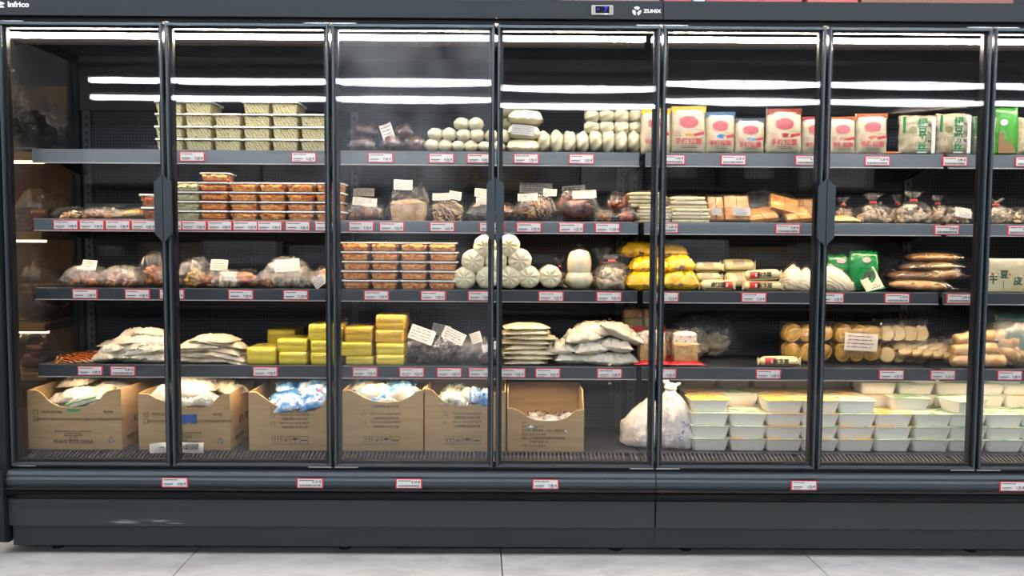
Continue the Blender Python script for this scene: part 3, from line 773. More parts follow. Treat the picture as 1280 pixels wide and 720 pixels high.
M_BREAD = mat('browned_flatbread', '#c08f56', .55, ramp=[(.28, '#7c4a22'), (.48, '#b98446'), (.68, '#dbb679'), (.85, '#ead4a8')], nscale=18, bump=(60, .4, .004))
M_COOKIE = mat('yellow_tofu_puff', '#b98f33', .55, ramp=[(.3, '#93691a'), (.6, '#c9a040')], nscale=40, bump=(90, .4, .004))
M_COIN = mat('pale_coin', '#cdb67e', .5, ramp=[(.3, '#b89a58'), (.6, '#d8c592')], nscale=30)
M_COINEDGE = mat('brown_coin_edge', '#7d5018', .55)
M_TUBE = mat('orange_tofu_tube', '#c99a52', .4, coat=.3, ramp=[(.25, '#9c6420'), (.5, '#cf9f58'), (.8, '#e6cb98')], nscale=30, bump=(70, .4, .004))
M_TEAL = mat('teal_pack', '#3f6a63', .3, coat=.4, bump=(40, .6, .005))
M_PAPER = mat('white_label_paper', '#e3ddd2', .55)
M_LGREY = mat('grey_label_paper', '#b9b9b6', .5)
M_PRINTK = mat('black_print', '#1a1a1a', .6)
M_PRINTR = mat('red_print', '#d2374a', .5)
M_PRINTG = mat('green_print', '#1e7d3c', .5)
M_REDTIE = mat('red_tie', '#e2342e', .4)
M_REDPACK = mat('red_pack', '#cf1622', .3, coat=.3)
M_GREENPACK = mat('green_pack', '#0f7a3c', .25, coat=.5, bump=(40, .3, .004))
M_CREAM = mat('cream_pack', '#d8cba2', .35, coat=.3, ramp=[(.3, '#cbbb8c'), (.6, '#dfd4b2')], nscale=10)
M_CARD = mat('brown_cardboard', '#a98d62', .75, ramp=[(.3, '#a0845a'), (.6, '#b0956a')], nscale=6, stretch=(1, 1, 9), spec=.2)
M_CARDIN = mat('cut_cardboard_edge', '#c2a678', .8, spec=.2)
M_CARDINK = mat('cardboard_print', '#2e261e', .8)
M_CARDBLUE = mat('cardboard_grey_print', '#3c3c44', .8)
M_BAG = mat('white_carrier_bag', '#d8d2c9', .42, coat=.2, ramp=[(.3, '#cfc8bf'), (.6, '#dfd9d1')], nscale=8, bump=(48, .9, .008))

G = {}   # shared meshes
def tz(t): return t if isinstance(t, float) else (TIER[t] if t else DECKZ)
# ------------------------------------------------------------------ builders
def flat_label(par, wd, hg, loc, rot, m=None, lines=4, red=False, bend=.004, seed=None, name='label'):
    """paper label with printed lines, slightly curled, built standing in XZ"""
    seed = seed or sd(); rg = random.Random(seed)
    n = 7; V = []
    for j in range(2):
        for i in range(n):
            u = i/(n-1)
            V.append(((u-.5)*wd, bend*math.sin(u*PI*1.3+seed), (j-.5)*hg))
    F = gridmesh(np.array(V), n, 2); mb = MB(); V = np.array(V)
    B = V+np.array([0, .0005, 0]); k = len(V)
    mb.add(np.concatenate([V, B]), F+[tuple(k+i for i in reversed(f)) for f in F])
    o = mb.build(name, m or M_PAPER, par, True); o.location = loc; o.rotation_euler = rot
    p = MB()
    for q in range(lines):
        z = hg*(.32-.62*q/max(1, lines-1)); x = -.42*wd
        while x < .3*wd:
            l = rg.uniform(.05, .22)*wd
            i0 = x/wd+.5; yy = bend*math.sin((i0+l/wd/2)*PI*1.3+seed)-.0012
            p.box(x, min(x+l, .42*wd), yy, yy+.0004, z-.02*hg, z+.035*hg); x += l+.04*wd
    o2 = p.build('print', M_PRINTR if red else mat('label_ink', '#6d6a68', .6), o)
    return o

def tub_meshes(w_, d, h, taper=.88):
    key = ('tub', round(w_, 4), round(d, 4), round(h, 4), taper)
    if key in G: return G[key]
    r = .014; t = taper; L = []
    def lp(k, z, dk=0): return rrect(0, 0, w_*k-dk, d*(1-(1-k)*w_/d)-dk, r*k, 4, z)
    L = [lp(t-.01, .0005), lp(t, .003), lp(.965, h*.84), lp(.965, h*.90), lp(.94, h*.90), lp(t-.03, .004)]
    cont = MB().loft(L).mesh('container', True)
    lid = MB().loft([lp(.97, h*.855), lp(1.0, h*.855), lp(1.015, h*.87), lp(1.015, h*.985), lp(1.0, h), lp(.96, h), lp(.95, h*.93)], caps=False).mesh('lid', False)
    pan = MB().loft([lp(.948, h*.955), lp(.948, h*.968)]).mesh('lid_panel', False)
    G[key] = (cont, lid, pan)
    return G[key]
def fill_mesh(w_, d, h, taper, kind, v):
    key = ('fill', round(w_, 4), round(h, 4), kind, v)
    if key not in G:
        if kind == 'noodle': m = lumpy_box(w_*.945, d*.93, h*.78, 31+v*7, (15, 6, 9), .0012, taper, sc=120, topamp=.004)
        else: m = lumpy_box(w_*.94, d*.93, h*.66, 67+v*11, (17, 7, 10), .0035, taper, sc=110, topamp=.008)
        G[key] = m.mesh('filling', True)
    return G[key]
def food_tub(x, y, z, w_, d, h, kind, m, label, group, name, rz=0.0, brine=False):
    t = thing(name, label, 'tub', (x, y, z), (0, 0, rz), group)
    cont, lid, pan = tub_meshes(w_, d, h, .86 if kind == 'noodle' else .88)
    obj('lid_panel', pan, M_LIDPANEL, t)
    obj('container', cont, M_TUBCLEAR, t); obj('lid', lid, M_TUBRIM, t)
    obj('filling', fill_mesh(w_, d, h, .9, kind, sd() % 4), m, t, loc=(0, 0, .004))
    if brine: obj('brine', MB().loft([rrect(0, 0, w_*.845, d*.80, .012, 3, .003), rrect(0, 0, w_*.875, d*.86, .012, 3, .0085)]).mesh('brine'), M_BRINE, t)
    return t

def tray_meshes(w_, d, h, v):
    key = ('tray', v)
    if key in G: return G[key]
    r = .016
    def lp(k, z): return rrect(0, 0, w_*k, d-(w_-w_*k), r*k, 4, z)
    body = MB().loft([lp(.80, 0), lp(.815, .002), lp(.955, h*.92), lp(.96, h*.945)]).mesh('tray_body', False)
    rim = MB().loft([lp(.955, h*.93), lp(1.0, h*.955), lp(1.0, h*.972), lp(.95, h*.975)]).mesh('rim', False)
    lid = MB().loft([lp(.985, h*.974), lp(.985, h*.992), lp(.95, h*1.0)]).mesh('film_lid', False)
    G[key] = (body, rim, lid)
    return G[key]
def lid_print(name, cols):
    return mat(name, cols[0], .3, coat=.5, ramp=[(.30, cols[0]), (.42, cols[1]), (.50, cols[2]), (.60, cols[3]), (.72, cols[4])], nscale=17, ndetail=2, stretch=(1, 1.5, 1))
M_LIDO = lid_print('orange_food_print', ['#3f7a3a', '#f4f0dc', '#e9a43a', '#f2cf5e', '#c4541c'])
M_LIDG = lid_print('green_food_print', ['#2f7d3e', '#8cc086', '#f2f3e2', '#cfe3b8', '#e9d36a'])
M_RIMO = mat('tan_lid_edge', '#d6c09a', .4)
M_RIMG = mat('green_lid_edge', '#b4cda6', .4)
def tofu_tray(x, y, z, w_, d, h, green, label, group, rz=0.0):
    t = thing('tofu_tray', label, 'tray', (x, y, z), (0, 0, rz), group)
    b, r, l = tray_meshes(w_, d, h, 0)
    obj('tray_body', b, M_TRAY, t); obj('rim', r, M_RIMG if green else M_RIMO, t); obj('film_lid', l, M_LIDG if green else M_LIDO, t)
    return t

def film_shell(par, w_, d, h, m=None, seed=None, wr=.16, crest=0.0, z=0.0, yoff=0.0, name='film', fin=None):
    """wrapping film around food: a pouch shell with its flat sealed crest standing up behind"""
    seed = seed or sd()
    mb = pouch(w_, d, h, seed, 18, 12, wr, .42, .10)
    if crest:
        n = 11; V = []
        rg = np.random.RandomState(seed)
        hs = crest*(.75+.35*rg.rand(n)); hs[0] *= .7; hs[-1] *= .6
        for j in range(4):
            for i in range(n):
                u = i/(n-1)-.5; tt = j/3
                V.append((u*w_*.92*(1-.10*tt), d*.08+d*.16*tt+.008*math.sin(i*2.1+seed+j), h*.55+hs[i]*tt))
        V = np.array(V); B = V+np.array([0, .0012, 0]); F = gridmesh(V, n, 4); k = len(V)
        mb.add(np.concatenate([V, B]), F+[tuple(k+i for i in reversed(f)) for f in F])
    o = mb.build(name, m or M_FILM, par, True); o.location = (0, yoff, z)
    return o

def food_bag(name, label, cat, x0, y0, x1, y1, Y, mt, tier, group=None, n=9, size=.34, film=None, crest=0.0, depth=.13, labels=(), kind='lumps', seed=None, rz=0.0, zadd=0.0, fk=1.02, ch=.84):
    """a clear bag with food in it standing on a shelf; labels: (dx, dz as fractions, w, h, tilt)"""
    seed = seed or sd()
    cx, wd, zb, hh = rect(x0, y0, x1, y1, Y)
    z = tz(tier)+zadd
    hh = max(.02, zb+hh-z)
    t = thing(name, label, cat, (cx, Y+depth/2, z), (0, 0, rz), group)
    bh = hh-crest
    if kind == 'lumps': c = lumps(wd*.80, depth*.78, bh*ch, n, seed, size)
    elif kind == 'slab': c = lumpy_box(wd*.82, depth*.6, bh*ch, seed, (13, 7, 9), .004, .95, sc=70)
    elif kind == 'dome': c = sphere(wd*.40, depth*.38, bh*ch*.52, 26, 17, (0, 0, bh*ch*.5), seed, .26, 3.6)
    o = c.build('filling', mt, t, True)
    zmin = min(v.co.z for v in o.data.vertices); o.location = (0, 0, .003-zmin)
    film_shell(t, wd*fk, depth*1.05, bh*1.04, film or M_FILM, seed+1, .2, crest)
    for (dx, dz, lw, lh, tilt) in labels:
        flat_label(t, lw, lh, (dx*wd, -depth*.5*(1-.75*max(0, dz-.2))-.004, dz*hh), (-.25, tilt, 0), seed=seed+int(dx*100))
    return t

def pouch_item(name, label, cat, X, Y, Z, w_, l, h, m, group=None, rot=(0, 0, 0), wr=.14, seed=None, plump=.6, extra=None):
    """one closed pouch: pillow body and two end seals"""
    seed = seed or sd()
    t = thing(name, label, cat, (X, Y, Z), rot, group)
    pouch(w_, l, h, seed, 20, 14, wr, plump, .05).build('pouch_body', m, t, True)
    for s in (-1, 1):
        n = 9; V = []
        for j in range(2):
            for i in range(n): V.append((s*(w_*.485+j*w_*.055), (i/(n-1)-.5)*l*.86, h*.38+.0025*math.sin(i*2.7+seed+j)))
        V = np.array(V); B = V-np.array([0, 0, .0012]); F = gridmesh(V, n, 2)
        MB().add(np.concatenate([V, B]), F+[tuple(len(V)+i for i in reversed(f)) for f in F]).build('seal', m, t)
    return t
def pouch_px(name, label, cat, x0, y0, x1, y1, Y, m, l, h, tier, group=None, rot=(0, 0, 0), zadd=None, **k):
    """pouch whose centre stands where the photo rectangle is, at depth Y"""
    cx, wd, zb, hh = rect(x0, y0, x1, y1, Y)
    half = (l*abs(math.cos(rot[2]))+wd*abs(math.sin(rot[2])))/2
    if tier and Y-half < .1635: Y = .1635+half
    cx, wd, zb, _ = rect(x0, y0, x1, y1, Y-half*.7)
    z0 = tz(tier)
    return pouch_item(name, label, cat, cx, Y, z0+(zadd if zadd is not None else max(0, zb-z0)), wd, l, h, m, group, rot, **k)

def upright_pack(name, label, cat, x0, y0, x1, y1, Y, m, tier, group=None, thick=.035, lean=.12, seed=None, rz=0.0, band=None, roll=0.0):
    """pillow pack standing on its bottom edge, face to the aisle; returns (thing, width, height)"""
    cx, wd, zb, hh = rect(x0, y0, x1, y1, Y)
    z = tz(tier); hh = zb+hh-z
    t = thing(name, label, cat, (cx, Y, z), (0, roll, rz), group)
    o = pouch(wd, hh, thick, seed or sd(), 18, 22, .10, .42, .05).build('pack_body', m, t, True)
    o.location = (0, thick*.38, hh/2); o.rotation_euler = (PI/2-lean*.3, 0, 0)
    return t, wd, hh
def decal(par, pts, y, m, name='print', th=.0008):
    return MB().prism(pts, 'y', y-th, y).build(name, m, par)
def ell(cx, cz, rx, rz, n=18, a0=0, a1=2*PI): return [(cx+rx*math.cos(a0+(a1-a0)*i/n), cz+rz*math.sin(a0+(a1-a0)*i/n)) for i in range(n)]
def rc(x0, z0, x1, z1): return [(x0, z0), (x1, z0), (x1, z1), (x0, z1)]

def bun_pack(name, label, x0, y0, x1, y1, Y, tier, nx=2, nz_=1, group=None, depth=None, m=None, film=True, twist=0.0, zadd=None):
    cx, wd, zb, hh = rect(x0, y0, x1, y1, Y)
    z0 = tz(tier); z = z0+(zadd if zadd is not None else max(0, zb-z0))
    t = thing(name, label, 'bun pack', (cx, Y+hh/nz_*.5, z), (0, 0, 0), group)
    r = wd/nx/2; rz = hh/nz_/2
    key = ('bun', nx > 2, round(twist, 2))
    if key not in G:
        if nx > 2:      # folds of dough running over the bun
            f = lambda V: (1+.11*np.sin(np.arctan2(V[:, 2], V[:, 1])*5+V[:, 0]*5.0)*(1-np.abs(V[:, 0]))**.5)*np.clip(1.12-.25*np.abs(V[:, 0])**4, .5, 1.1)/1.08
        else: f = lambda V: 1+.02*np.sin(V[:, 0]*7+V[:, 2]*5)
        G[key] = sphere(1, 1, 1, 24, 15, (0, 0, 0), 5, .035, 2.4, fn=f).mesh('bun', True)
    for j in range(nz_):
        for i in range(nx):
            o = obj('bun', G[key], m or M_BUN, t, loc=(-wd/2+r*(2*i+1), 0, rz*(2*j+1.07)), rot=(0.4*((i*3+j) % 4), 0, 0), scale=(r*(1.24 if nx > 2 else 1.05), rz*(1.2 if nx > 2 else 1.1), rz*1.02))
    if film:
        f = MB(); nu, nv = 20, 13
        V = []
        for j in range(nv):
            u = -1+2*j/(nv-1); k = (1-abs(u)**4)**.5
            k = max(k, .05)
            for i in range(nu):
                a = 2*PI*i/nu; ca, sa = math.cos(a), math.sin(a)
                rr = 1/max(abs(ca)**3+abs(sa)**3, 1e-6)**(1/3)
                V.append((u*wd*.535, ca*rr*rz*1.12*k*(1 if nz_ == 1 else .7), hh/2+sa*rr*hh/2*1.03*k))
        V = np.array(V); V += .0025*nz(V, sd(), 90)[:, None]; V[:, 2] = np.maximum(V[:, 2], 0)
        f.add(V, gridmesh(V, nu, nv, True)+[tuple(range(nu-1, -1, -1)), tuple((nv-1)*nu+i for i in range(nu))])
        f.build('film', M_FILMT, t, True)
    return t

def end_roll(name, label, px, py, rpx, Y, L, tier, group, tip=True):
    """wrapped roll of buns lying end-on: star of folds on the near end"""
    p = at(px, py, Y); r = rpx/(FPX/(Y-CAM_LOC[1]))
    z = max(p[2], TIER[tier]+r) if tier else p[2]
    t = thing(name, label, 'bun roll', (p[0], Y, p[2]), (0, 0, 0), group)
    nu, V = 40, []
    prof = [(0, .0), (.10, .06), (.28, .03), (.5, .06), (.74, .17), (.92, .38), (1.0, .68), (.985, 1.1), (.93, 1.5), (.98, 1.9), (1.0, 2.3), (.93, 2.75), (.99, 3.2), (.8, 3.7), (.3, 3.95), (0, 4)]
    for (k, yy) in prof:
        for i in range(nu):
            a = 2*PI*i/nu
            fold = (1-.10*(.5+.5*math.cos(a*8+k*1.5))*math.exp(-((k-.65)/.35)**2)) if yy < .8 else 1+.01*math.sin(a*5)
            dy = .06*math.cos(a*8+k*1.5)*math.exp(-((k-.4)/.3)**2) if yy < .8 else 0
            V.append((r*k*fold*math.cos(a), (yy*.32+dy)*r*(L/(r*1.28)) if yy > .8 else (yy*.6+dy)*r, r*k*fold*math.sin(a)))
    V = np.array(V)
    MB().add(V, gridmesh(V, nu, len(prof), True)).build('wrapped_buns', M_WRAPBUN, t, True)
    if tip:      # twisted end of the film
        mb = MB(); n = 14; W = []
        for (k, yy, zz) in ((.05, -.02, 0), (.12, -.10, .02), (.30, -.2, .10)):
            for i in range(n):
                a = 2*PI*i/n; q = k*(1+.4*math.sin(a*3+px))
                W.append((r*q*math.cos(a), r*yy, r*(zz+q*.7*math.sin(a))))
        W = np.array(W); mb.add(W, gridmesh(W, n, 3, True)).build('film_twist', M_FILM, t, True)
    return t

def tied_bag(name, label, x0, y0, x1, y1, Y, tier, mt, group=None, tie=True, depth=.11, film=None, knot=.22, seed=None, size=.2, n=26, cat='bag'):
    """bag of loose food, gathered and tied at the top, film flaring above the tie"""
    seed = seed or sd()
    cx, wd, zb, hh = rect(x0, y0, x1, y1, Y); z = tz(tier); hh = zb+hh-z
    t = thing(name, label, cat, (cx, Y+depth/2, z), (0, 0, 0), group)
    bh = hh*(1-knot)
    c = lumps(wd*.9, depth*.85, bh*.95, n, seed, size, (8, 6), .8).build('filling', mt, t, True)
    nu = 28; V = []
    prof = [(.75, .0), (.97, .04), (1.03, .25), (1.0, .5), (.86, .74), (.55, .92), (.16, 1.0), (.12, 1.04), (.26, 1.04+knot*.7), (.45, 1.04+knot*1.25)]
    for q, (k, u) in enumerate(prof):
        for i in range(nu):
            a = 2*PI*i/nu
            g = 1+(.12 if q > 3 else .03)*math.sin(a*7+seed)+.05*math.sin(a*3+seed*2)
            if q >= 8: g *= 1+.35*math.sin(a*5+seed)
            V.append((wd/2*k*g*math.cos(a), depth/2*k*g*math.sin(a)*(.5 if q >= 8 else 1), bh*min(u, 1.0)+(max(0, u-1)*bh)+(.006*math.sin(a*4+seed) if q >= 8 else 0)))
    V = np.array(V); V[:, 2] = np.maximum(V[:, 2], 0)
    MB().add(V, gridmesh(V, nu, len(prof), True)+[tuple(range(nu-1, -1, -1))]).build('film', film or M_FILMC, t, True)
    if tie:
        r = wd/2*.15
        MB().loft([[(r*k*math.cos(2*PI*i/12)*1.15, r*k*math.sin(2*PI*i/12)*1.15, bh*1.0+dz) for i in range(12)] for (k, dz) in ((1, -.004), (1.15, 0), (1, .004))]).build('tie', M_REDTIE, t, True)
    return t

def block_pack(name, label, x0, y0, x1, y1, Y, tier, m, group, depth=.15, zadd=None, rz=0.0):
    """rounded block of food, film over it with gathered ends"""
    cx, wd, zb, hh = rect(x0, y0, x1, y1, Y); z0 = tz(tier); z = z0+(zadd if zadd is not None else max(0, zb-z0))
    t = thing(name, label, 'food block', (cx, Y+depth/2, z), (0, 0, rz), group)
    L = []
    for (k, u) in ((.93, 0), (.985, .10), (1, .3), (1, .44), (.985, .5), (1, .56), (1, .75), (.985, .9), (.93, 1)):
        L.append(rrect(0, 0, wd*.92*(.5+.5*k), depth*k, .012, 4, hh*u))
    MB().loft(L).build('block', m, t, True)
    V = []; nu, nv = 24, 11; s_ = sd()
    for j in range(nv):
        u = -1+2*j/(nv-1); k = 1.0 if abs(u) < .86 else max(.35, 1-(abs(u)-.86)*5)
        for i in range(nu):
            a = 2*PI*i/nu; ca, sa = math.cos(a), math.sin(a); rr = 1/max(abs(ca)**6+abs(sa)**6, 1e-6)**(1/6)
            V.append((u*wd*.56, ca*rr*depth*.515*k, hh*.5+sa*rr*hh*.53*k))
    V = np.array(V); V += .0022*nz(V, s_, 110)[:, None]; V[:, 2] = np.maximum(V[:, 2], 0)
    MB().add(V, gridmesh(V, nu, nv, True)).build('film', M_FILMT, t, True)
    return t
# ------------------------------------------------------------------ wooden rack seen through the end window
M_WOOD = mat('rack_wood', '#a17a48', .5, ramp=[(.3, '#8a6336'), (.6, '#b28a55')], nscale=5, stretch=(1, 8, 8))
rk = thing('wooden_rack', 'brown wooden rack behind the end window of the long refrigerator', 'rack', (-.37, .6, 0))
RZ = [at(45, y, .35)[2] for y in (190, 290, 405, 466)]
MB().box(-.32, .30, .17, .185, 0, 1.95).build('back_panel', mat('rack_back', '#6e5334', .6, ramp=[(.3, '#5d4429'), (.6, '#7a5d3b')], nscale=4, stretch=(6, 1, 1)), rk)
for q, z in enumerate(RZ):
    MB().cbox(-.32, .30, -.25, .17, z-.034, z, .003).build('board', M_WOOD, rk)
    MB().box(-.31, .29, -.256, -.2505, z+.012, z+.018).build('guard_wire', M_CHROME, rk)
for sx in (-.337,): MB().cbox(sx, sx+.016, -.25, .17, 0, 1.95, .002).build('side_panel', M_WOOD, rk)
MB().cbox(-.30, -.02, -.10, .15, RZ[3], RZ[3]+.20, .003).build('wooden_bin', M_WOOD, rk)
for q in (0, 1, 2): MB().box(-.31, .29, -.22, -.20, RZ[q]-.044, RZ[q]-.0345).build('strip_light', emis('added_rack_glow', '#ffdcb0', 22), rk)  # glowing strips added to brighten the dim rack
RG = 'bags on the wooden rack'
food_bag('food_bag', 'dark crumpled bag on the top board of the wooden rack', 'bag', 10, 112, 44, 185, .38, M_BLACKM, RZ[0], RG, 12, .3, M_FILMC, depth=.16)
food_bag('food_bag', 'shiny clear bag beside a dark one on the top board of the wooden rack', 'bag', 38, 138, 76, 185, .57, M_LGREY, RZ[0], RG, 10, .3, M_FILMC, depth=.16, labels=((-.1, .7, .05, .035, .5),))
food_bag('food_bag', 'maroon bag on the second board of the wooden rack', 'bag', 12, 243, 58, 285, .38, mat('maroon_food', '#4a231f', .4, ramp=[(.3, '#2a1210'), (.7, '#6a3a34')], nscale=40), RZ[1], RG, 12, .3, M_FILMC, depth=.15)
food_bag('food_bag', 'grey-brown bag right of the maroon one on the second board of the rack', 'bag', 48, 248, 84, 285, .56, M_BLACKM, RZ[1], RG, 12, .3, M_FILMC, depth=.15)
t, w_, h_ = upright_pack('snack_pack', 'small red and yellow snack pack with white letters on the wooden rack', 'snack pack', 38, 262, 60, 286, .36, mat('deep_red_pack', '#8c1f22', .35, coat=.3), RZ[1], None, .02)
text('DAY', .020, M_WHITE, t, (0, -.012, h_*.55)); text('GUR', .018, M_WHITE, t, (0, -.012, h_*.25)); decal(t, rc(-w_*.4, h_*.78, w_*.4, h_*.92), -.008, M_YELLOW)
food_bag('food_bag', 'dark brown bag on the third board of the wooden rack', 'bag', 14, 338, 60, 400, .38, M_MEAT, RZ[2], RG, 14, .3, M_FILMC, depth=.16)
food_bag('food_bag', 'brown bag with white streaks, right on the third board of the rack', 'bag', 48, 347, 82, 400, .56, M_BLACKM, RZ[2], RG, 14, .3, M_FILMC, depth=.16)
food_bag('food_bag', 'low bag of dark red beans on the lowest board of the wooden rack', 'bag', 16, 418, 58, 460, .36, mat('red_beans', '#4d2420', .45, ramp=[(.35, '#2c1311'), (.65, '#6b3a33')], nscale=120), RZ[3], RG, 24, .2, M_FILM, depth=.13)

# ------------------------------------------------------------------ TIER 1
# pale noodle tubs: six stacks
for c_, (x0, x1, n) in enumerate([(192, 228, 4), (229, 264.5, 4), (265.5, 301, 3), (302, 337.5, 4), (338, 373, 4), (373.5, 408.5, 3)]):
    Y = .168; cx, wd, _, _ = rect(x0, 160, x1, 170, Y); h = 15.35/(FPX/(Y-CAM_LOC[1]))
    for q in range(n):
        food_tub(cx+random.Random(c_*9+q).uniform(-.0015, .0015), Y+.075, tz(1)+q*h, wd, .15, h, 'noodle', M_NOODLE,
                 'clear tub of pale noodles, %s from the bottom of the %s noodle stack' % (ordinal(q), ordinal(c_)), 'pale noodle tubs on the top shelf', 'noodle_tub', random.Random(c_*7+q).uniform(-.015, .015))
MG = 'dark roast meat packs on the top shelf'
food_bag('meat_pack', 'large dark roast meat pack lying on another, topmost at the shelf end', 'meat', 434, 152, 477, 172, .24, M_MEAT, 1, MG, 3, .5, kind='dome', depth=.12, zadd=.052, ch=.9)
food_bag('meat_pack', 'dark red-brown meat pack at the bottom corner of the top shelf', 'meat', 434, 172, 470, 189.5, .18, M_MEAT, 1, MG, 3, .5, kind='dome', depth=.12, ch=.92)
food_bag('meat_pack', 'round brown meat pack under a white paper tongue', 'meat', 474, 170, 503, 189.5, .18, M_MEAT, 1, MG, 3, .5, kind='dome', depth=.12, ch=.92, labels=((-.22, 1.3, .05, .075, -.35),))
food_bag('meat_pack', 'brown meat pack nearest to the bun packs', 'meat', 503, 170, 533, 189.5, .18, M_MEAT, 1, MG, 3, .5, kind='dome', depth=.12, ch=.92)
food_bag('meat_pack', 'dark meat pack on top, beside the white paper tongue', 'meat', 491, 153, 517, 172, .22, M_MEAT, 1, MG, 3, .5, kind='dome', depth=.12, zadd=.054, ch=.9)
BG = 'packs of two round buns'
for (lab, b) in (('pack of two buns, bottom row, nearest the meat packs', (530, 174, 565, 190)), ('pack of two buns, bottom row, middle', (564, 176, 597, 190)), ('pack of two buns, bottom row, half behind the door frame', (597, 177, 631, 190)),
                 ('pack of two buns, middle row, left end', (534, 160, 570, 176)), ('pack of two buns, middle row, centre', (570, 161, 605, 177)), ('pack of two buns, middle row, half behind the door frame', (606, 162, 637, 178)),
                 ('single pack of two buns on top of the heap', (567, 147, 604, 163))):
    bun_pack('bun_pack', 'clear ' + lab, *b, .17, 1, 2, 1, BG)
# three wrapped blocks and a taller stack behind
WG = 'wrapped white bun blocks'
cx, wd, zb, hh = rect(633, 172, 673, 190, .17)
pouch_px('bun_block', 'lowest of three film-wrapped white blocks', 'bun block', 634, 172, 674, 190, .235, M_BUN, .13, hh*1.02, 1, WG, zadd=0, plump=.25, wr=.05)
t = pouch_px('bun_block', 'film-wrapped block with a grey label, middle of three', 'bun block', 634, 154, 675, 173, .235, M_BUN, .13, hh*1.02, 1, WG, (0, .06, 0), zadd=hh*1.0, plump=.25, wr=.05)
flat_label(t, .092, .040, (-.004, -.0655, .033), (-.08, 0.04, 0), M_LGREY, 4)
pouch_px('bun_block', 'crumpled white block on top of three', 'bun block', 635, 136, 678, 155, .235, M_WRAPBUN, .13, hh*1.0, 1, WG, (0, .05, 0), zadd=hh*2.05, plump=.3, wr=.12)
for q in range(4):
    pouch_px('bun_block', 'white block in the taller stack at the back, %s from the bottom' % ordinal(q), 'bun block', 624, 150, 658, 168, .41, M_BUN, .12, hh*.98, 1, WG, zadd=q*hh*1.0, plump=.25, wr=.06)
bun_pack('bun_pack', 'roll of four pleated buns lying beside the white blocks', 672, 165, 737, 190, .17, 1, 4, 1, 'four-bun rolls', m=M_BUN)
bun_pack('bun_pack', 'lower roll of four pleated buns beside the noodle packs', 737, 163, 802, 190, .175, 1, 4, 1, 'four-bun rolls', m=M_BUN)
bun_pack('bun_pack', 'large bag of buns in two layers on top of a four-bun roll', 731, 135, 806, 164, .19, 1, 4, 2, 'four-bun rolls', m=M_BUN, zadd=rect(0, 163, 10, 190, .175)[3]*.98)
# noodle packs with coloured top band; the printed figure is replaced by a plain patch
PB = {'yellow': M_YELLOW, 'blue': mat('blue_band', '#3c6a86', .3, coat=.4), 'slate': mat('slate_band', '#4a5660', .3, coat=.4), 'rust': mat('rust_band', '#a0432e', .3, coat=.4), 'red': mat('red_band', '#b23a3a', .3, coat=.4), 'orange': mat('orange_band', '#c0652c', .3, coat=.4)}
PK = mat('salmon_print', '#d2636c', .4); PSH = {'yellow': mat('amber_print', '#e2a418', .4), 'blue': mat('azure_print', '#2f86c4', .4), 'slate': mat('azure_print2', '#3f8fcc', .4), 'rust': mat('crimson_print', '#c0303a', .4), 'red': mat('crimson_print2', '#b5323c', .4), 'orange': mat('tangerine_print', '#e0702a', .4)}
M_IVORY = mat('ivory_pack', '#d6cba6', .3, coat=.5, bump=(36, .35, .004))
def noodle_pack(col, x0, y0, x1, y1, label, Y=.175, rz=0.0, roll=0.0):
    t, w, h = upright_pack('noodle_pack', label, 'noodle pack', x0, y0, x1, y1, Y, M_IVORY, 1, 'ivory noodle packs on the top shelf', .034, .15, None, rz, roll=roll)
    y = -.0225
    decal(t, [(-w*.48, h*.87), (-w*.2, h*.885), (w*.15, h*.86), (w*.48, h*.88), (w*.49, h*1.01), (-w*.49, h*1.0)], -.004, PB[col], 'top_band', .006)
    if col == 'yellow': decal(t, rc(-w*.48, .002, w*.48, h*.07), .0, PB[col], 'bottom_band', .006)
    decal(t, [(a, b) for a, b in ell(-.02*w, h*.66, w*.27, h*.13)], y, PK, 'print_patch')
    decal(t, ell(.0, h*.41, w*.15, h*.05), y, PSH[col], 'print_patch')
    decal(t, [(w*.14, h*.36), (w*.42, h*.40), (w*.42, h*.47), (w*.14, h*.43)], y, M_PRINTR, 'print_panel')
    for q in range(3): decal(t, rc(-w*.44, h*(.37+.04*q), -w*.22, h*(.377+.04*q)), y, M_PRINTR, 'print_line')
    decal(t, rc(w*.14, h*.49, w*.44, h*.505), y, mat('gold_print', '#c9a13a', .4), 'print_line')
    text('手擀拉面', w*.19, M_PRINTR, t, (-.02*w, y-.001, h*.25), bold=.0006)
    decal(t, rc(-w*.22, h*.150, w*.2, h*.158), y, M_PRINTK, 'print_line'); decal(t, rc(-w*.18, h*.118, w*.24, h*.126), y, M_PRINTK, 'print_line')
    film_ = pouch(w*1.03, h*1.0, .038, sd(), 18, 16, .16, .42, .05).build('film', M_FILMC, t, True); film_.location = (0, .0125, h/2); film_.rotation_euler = (PI/2-.045, 0, 0)
    return t
noodle_pack('yellow', 801, 137, 838, 193, 'ivory noodle pack with yellow band, half behind a door frame', .175, .0)
noodle_pack('yellow', 838, 134, 882, 192, 'wide ivory noodle pack with yellow bands at top and bottom')
noodle_pack('blue', 881, 141, 918, 192, 'ivory noodle pack with a blue top band')
noodle_pack('slate', 918, 149, 955, 192, 'shorter ivory noodle pack with a dull slate top')
noodle_pack('rust', 957, 137, 1001, 192, 'tall ivory noodle pack with a rust red top')
noodle_pack('red', 1001, 147, 1033, 192, 'ivory noodle pack with red top beside a door frame', .19)
noodle_pack('orange', 1035, 147, 1069, 193, 'ivory noodle pack with orange top, just right of a door frame', .175, 0, -.02)
noodle_pack('orange', 1069, 143, 1108, 193, 'ivory noodle pack with orange top beside the empty gap')
pouch_px('noodle_pack', 'noodle pack lying flat, orange edge to the front', 'noodle pack', 1082, 186, 1128, 193, .2, PB['orange'], .09, .016, 1, zadd=0.0, rot=(0, -.05, 0))
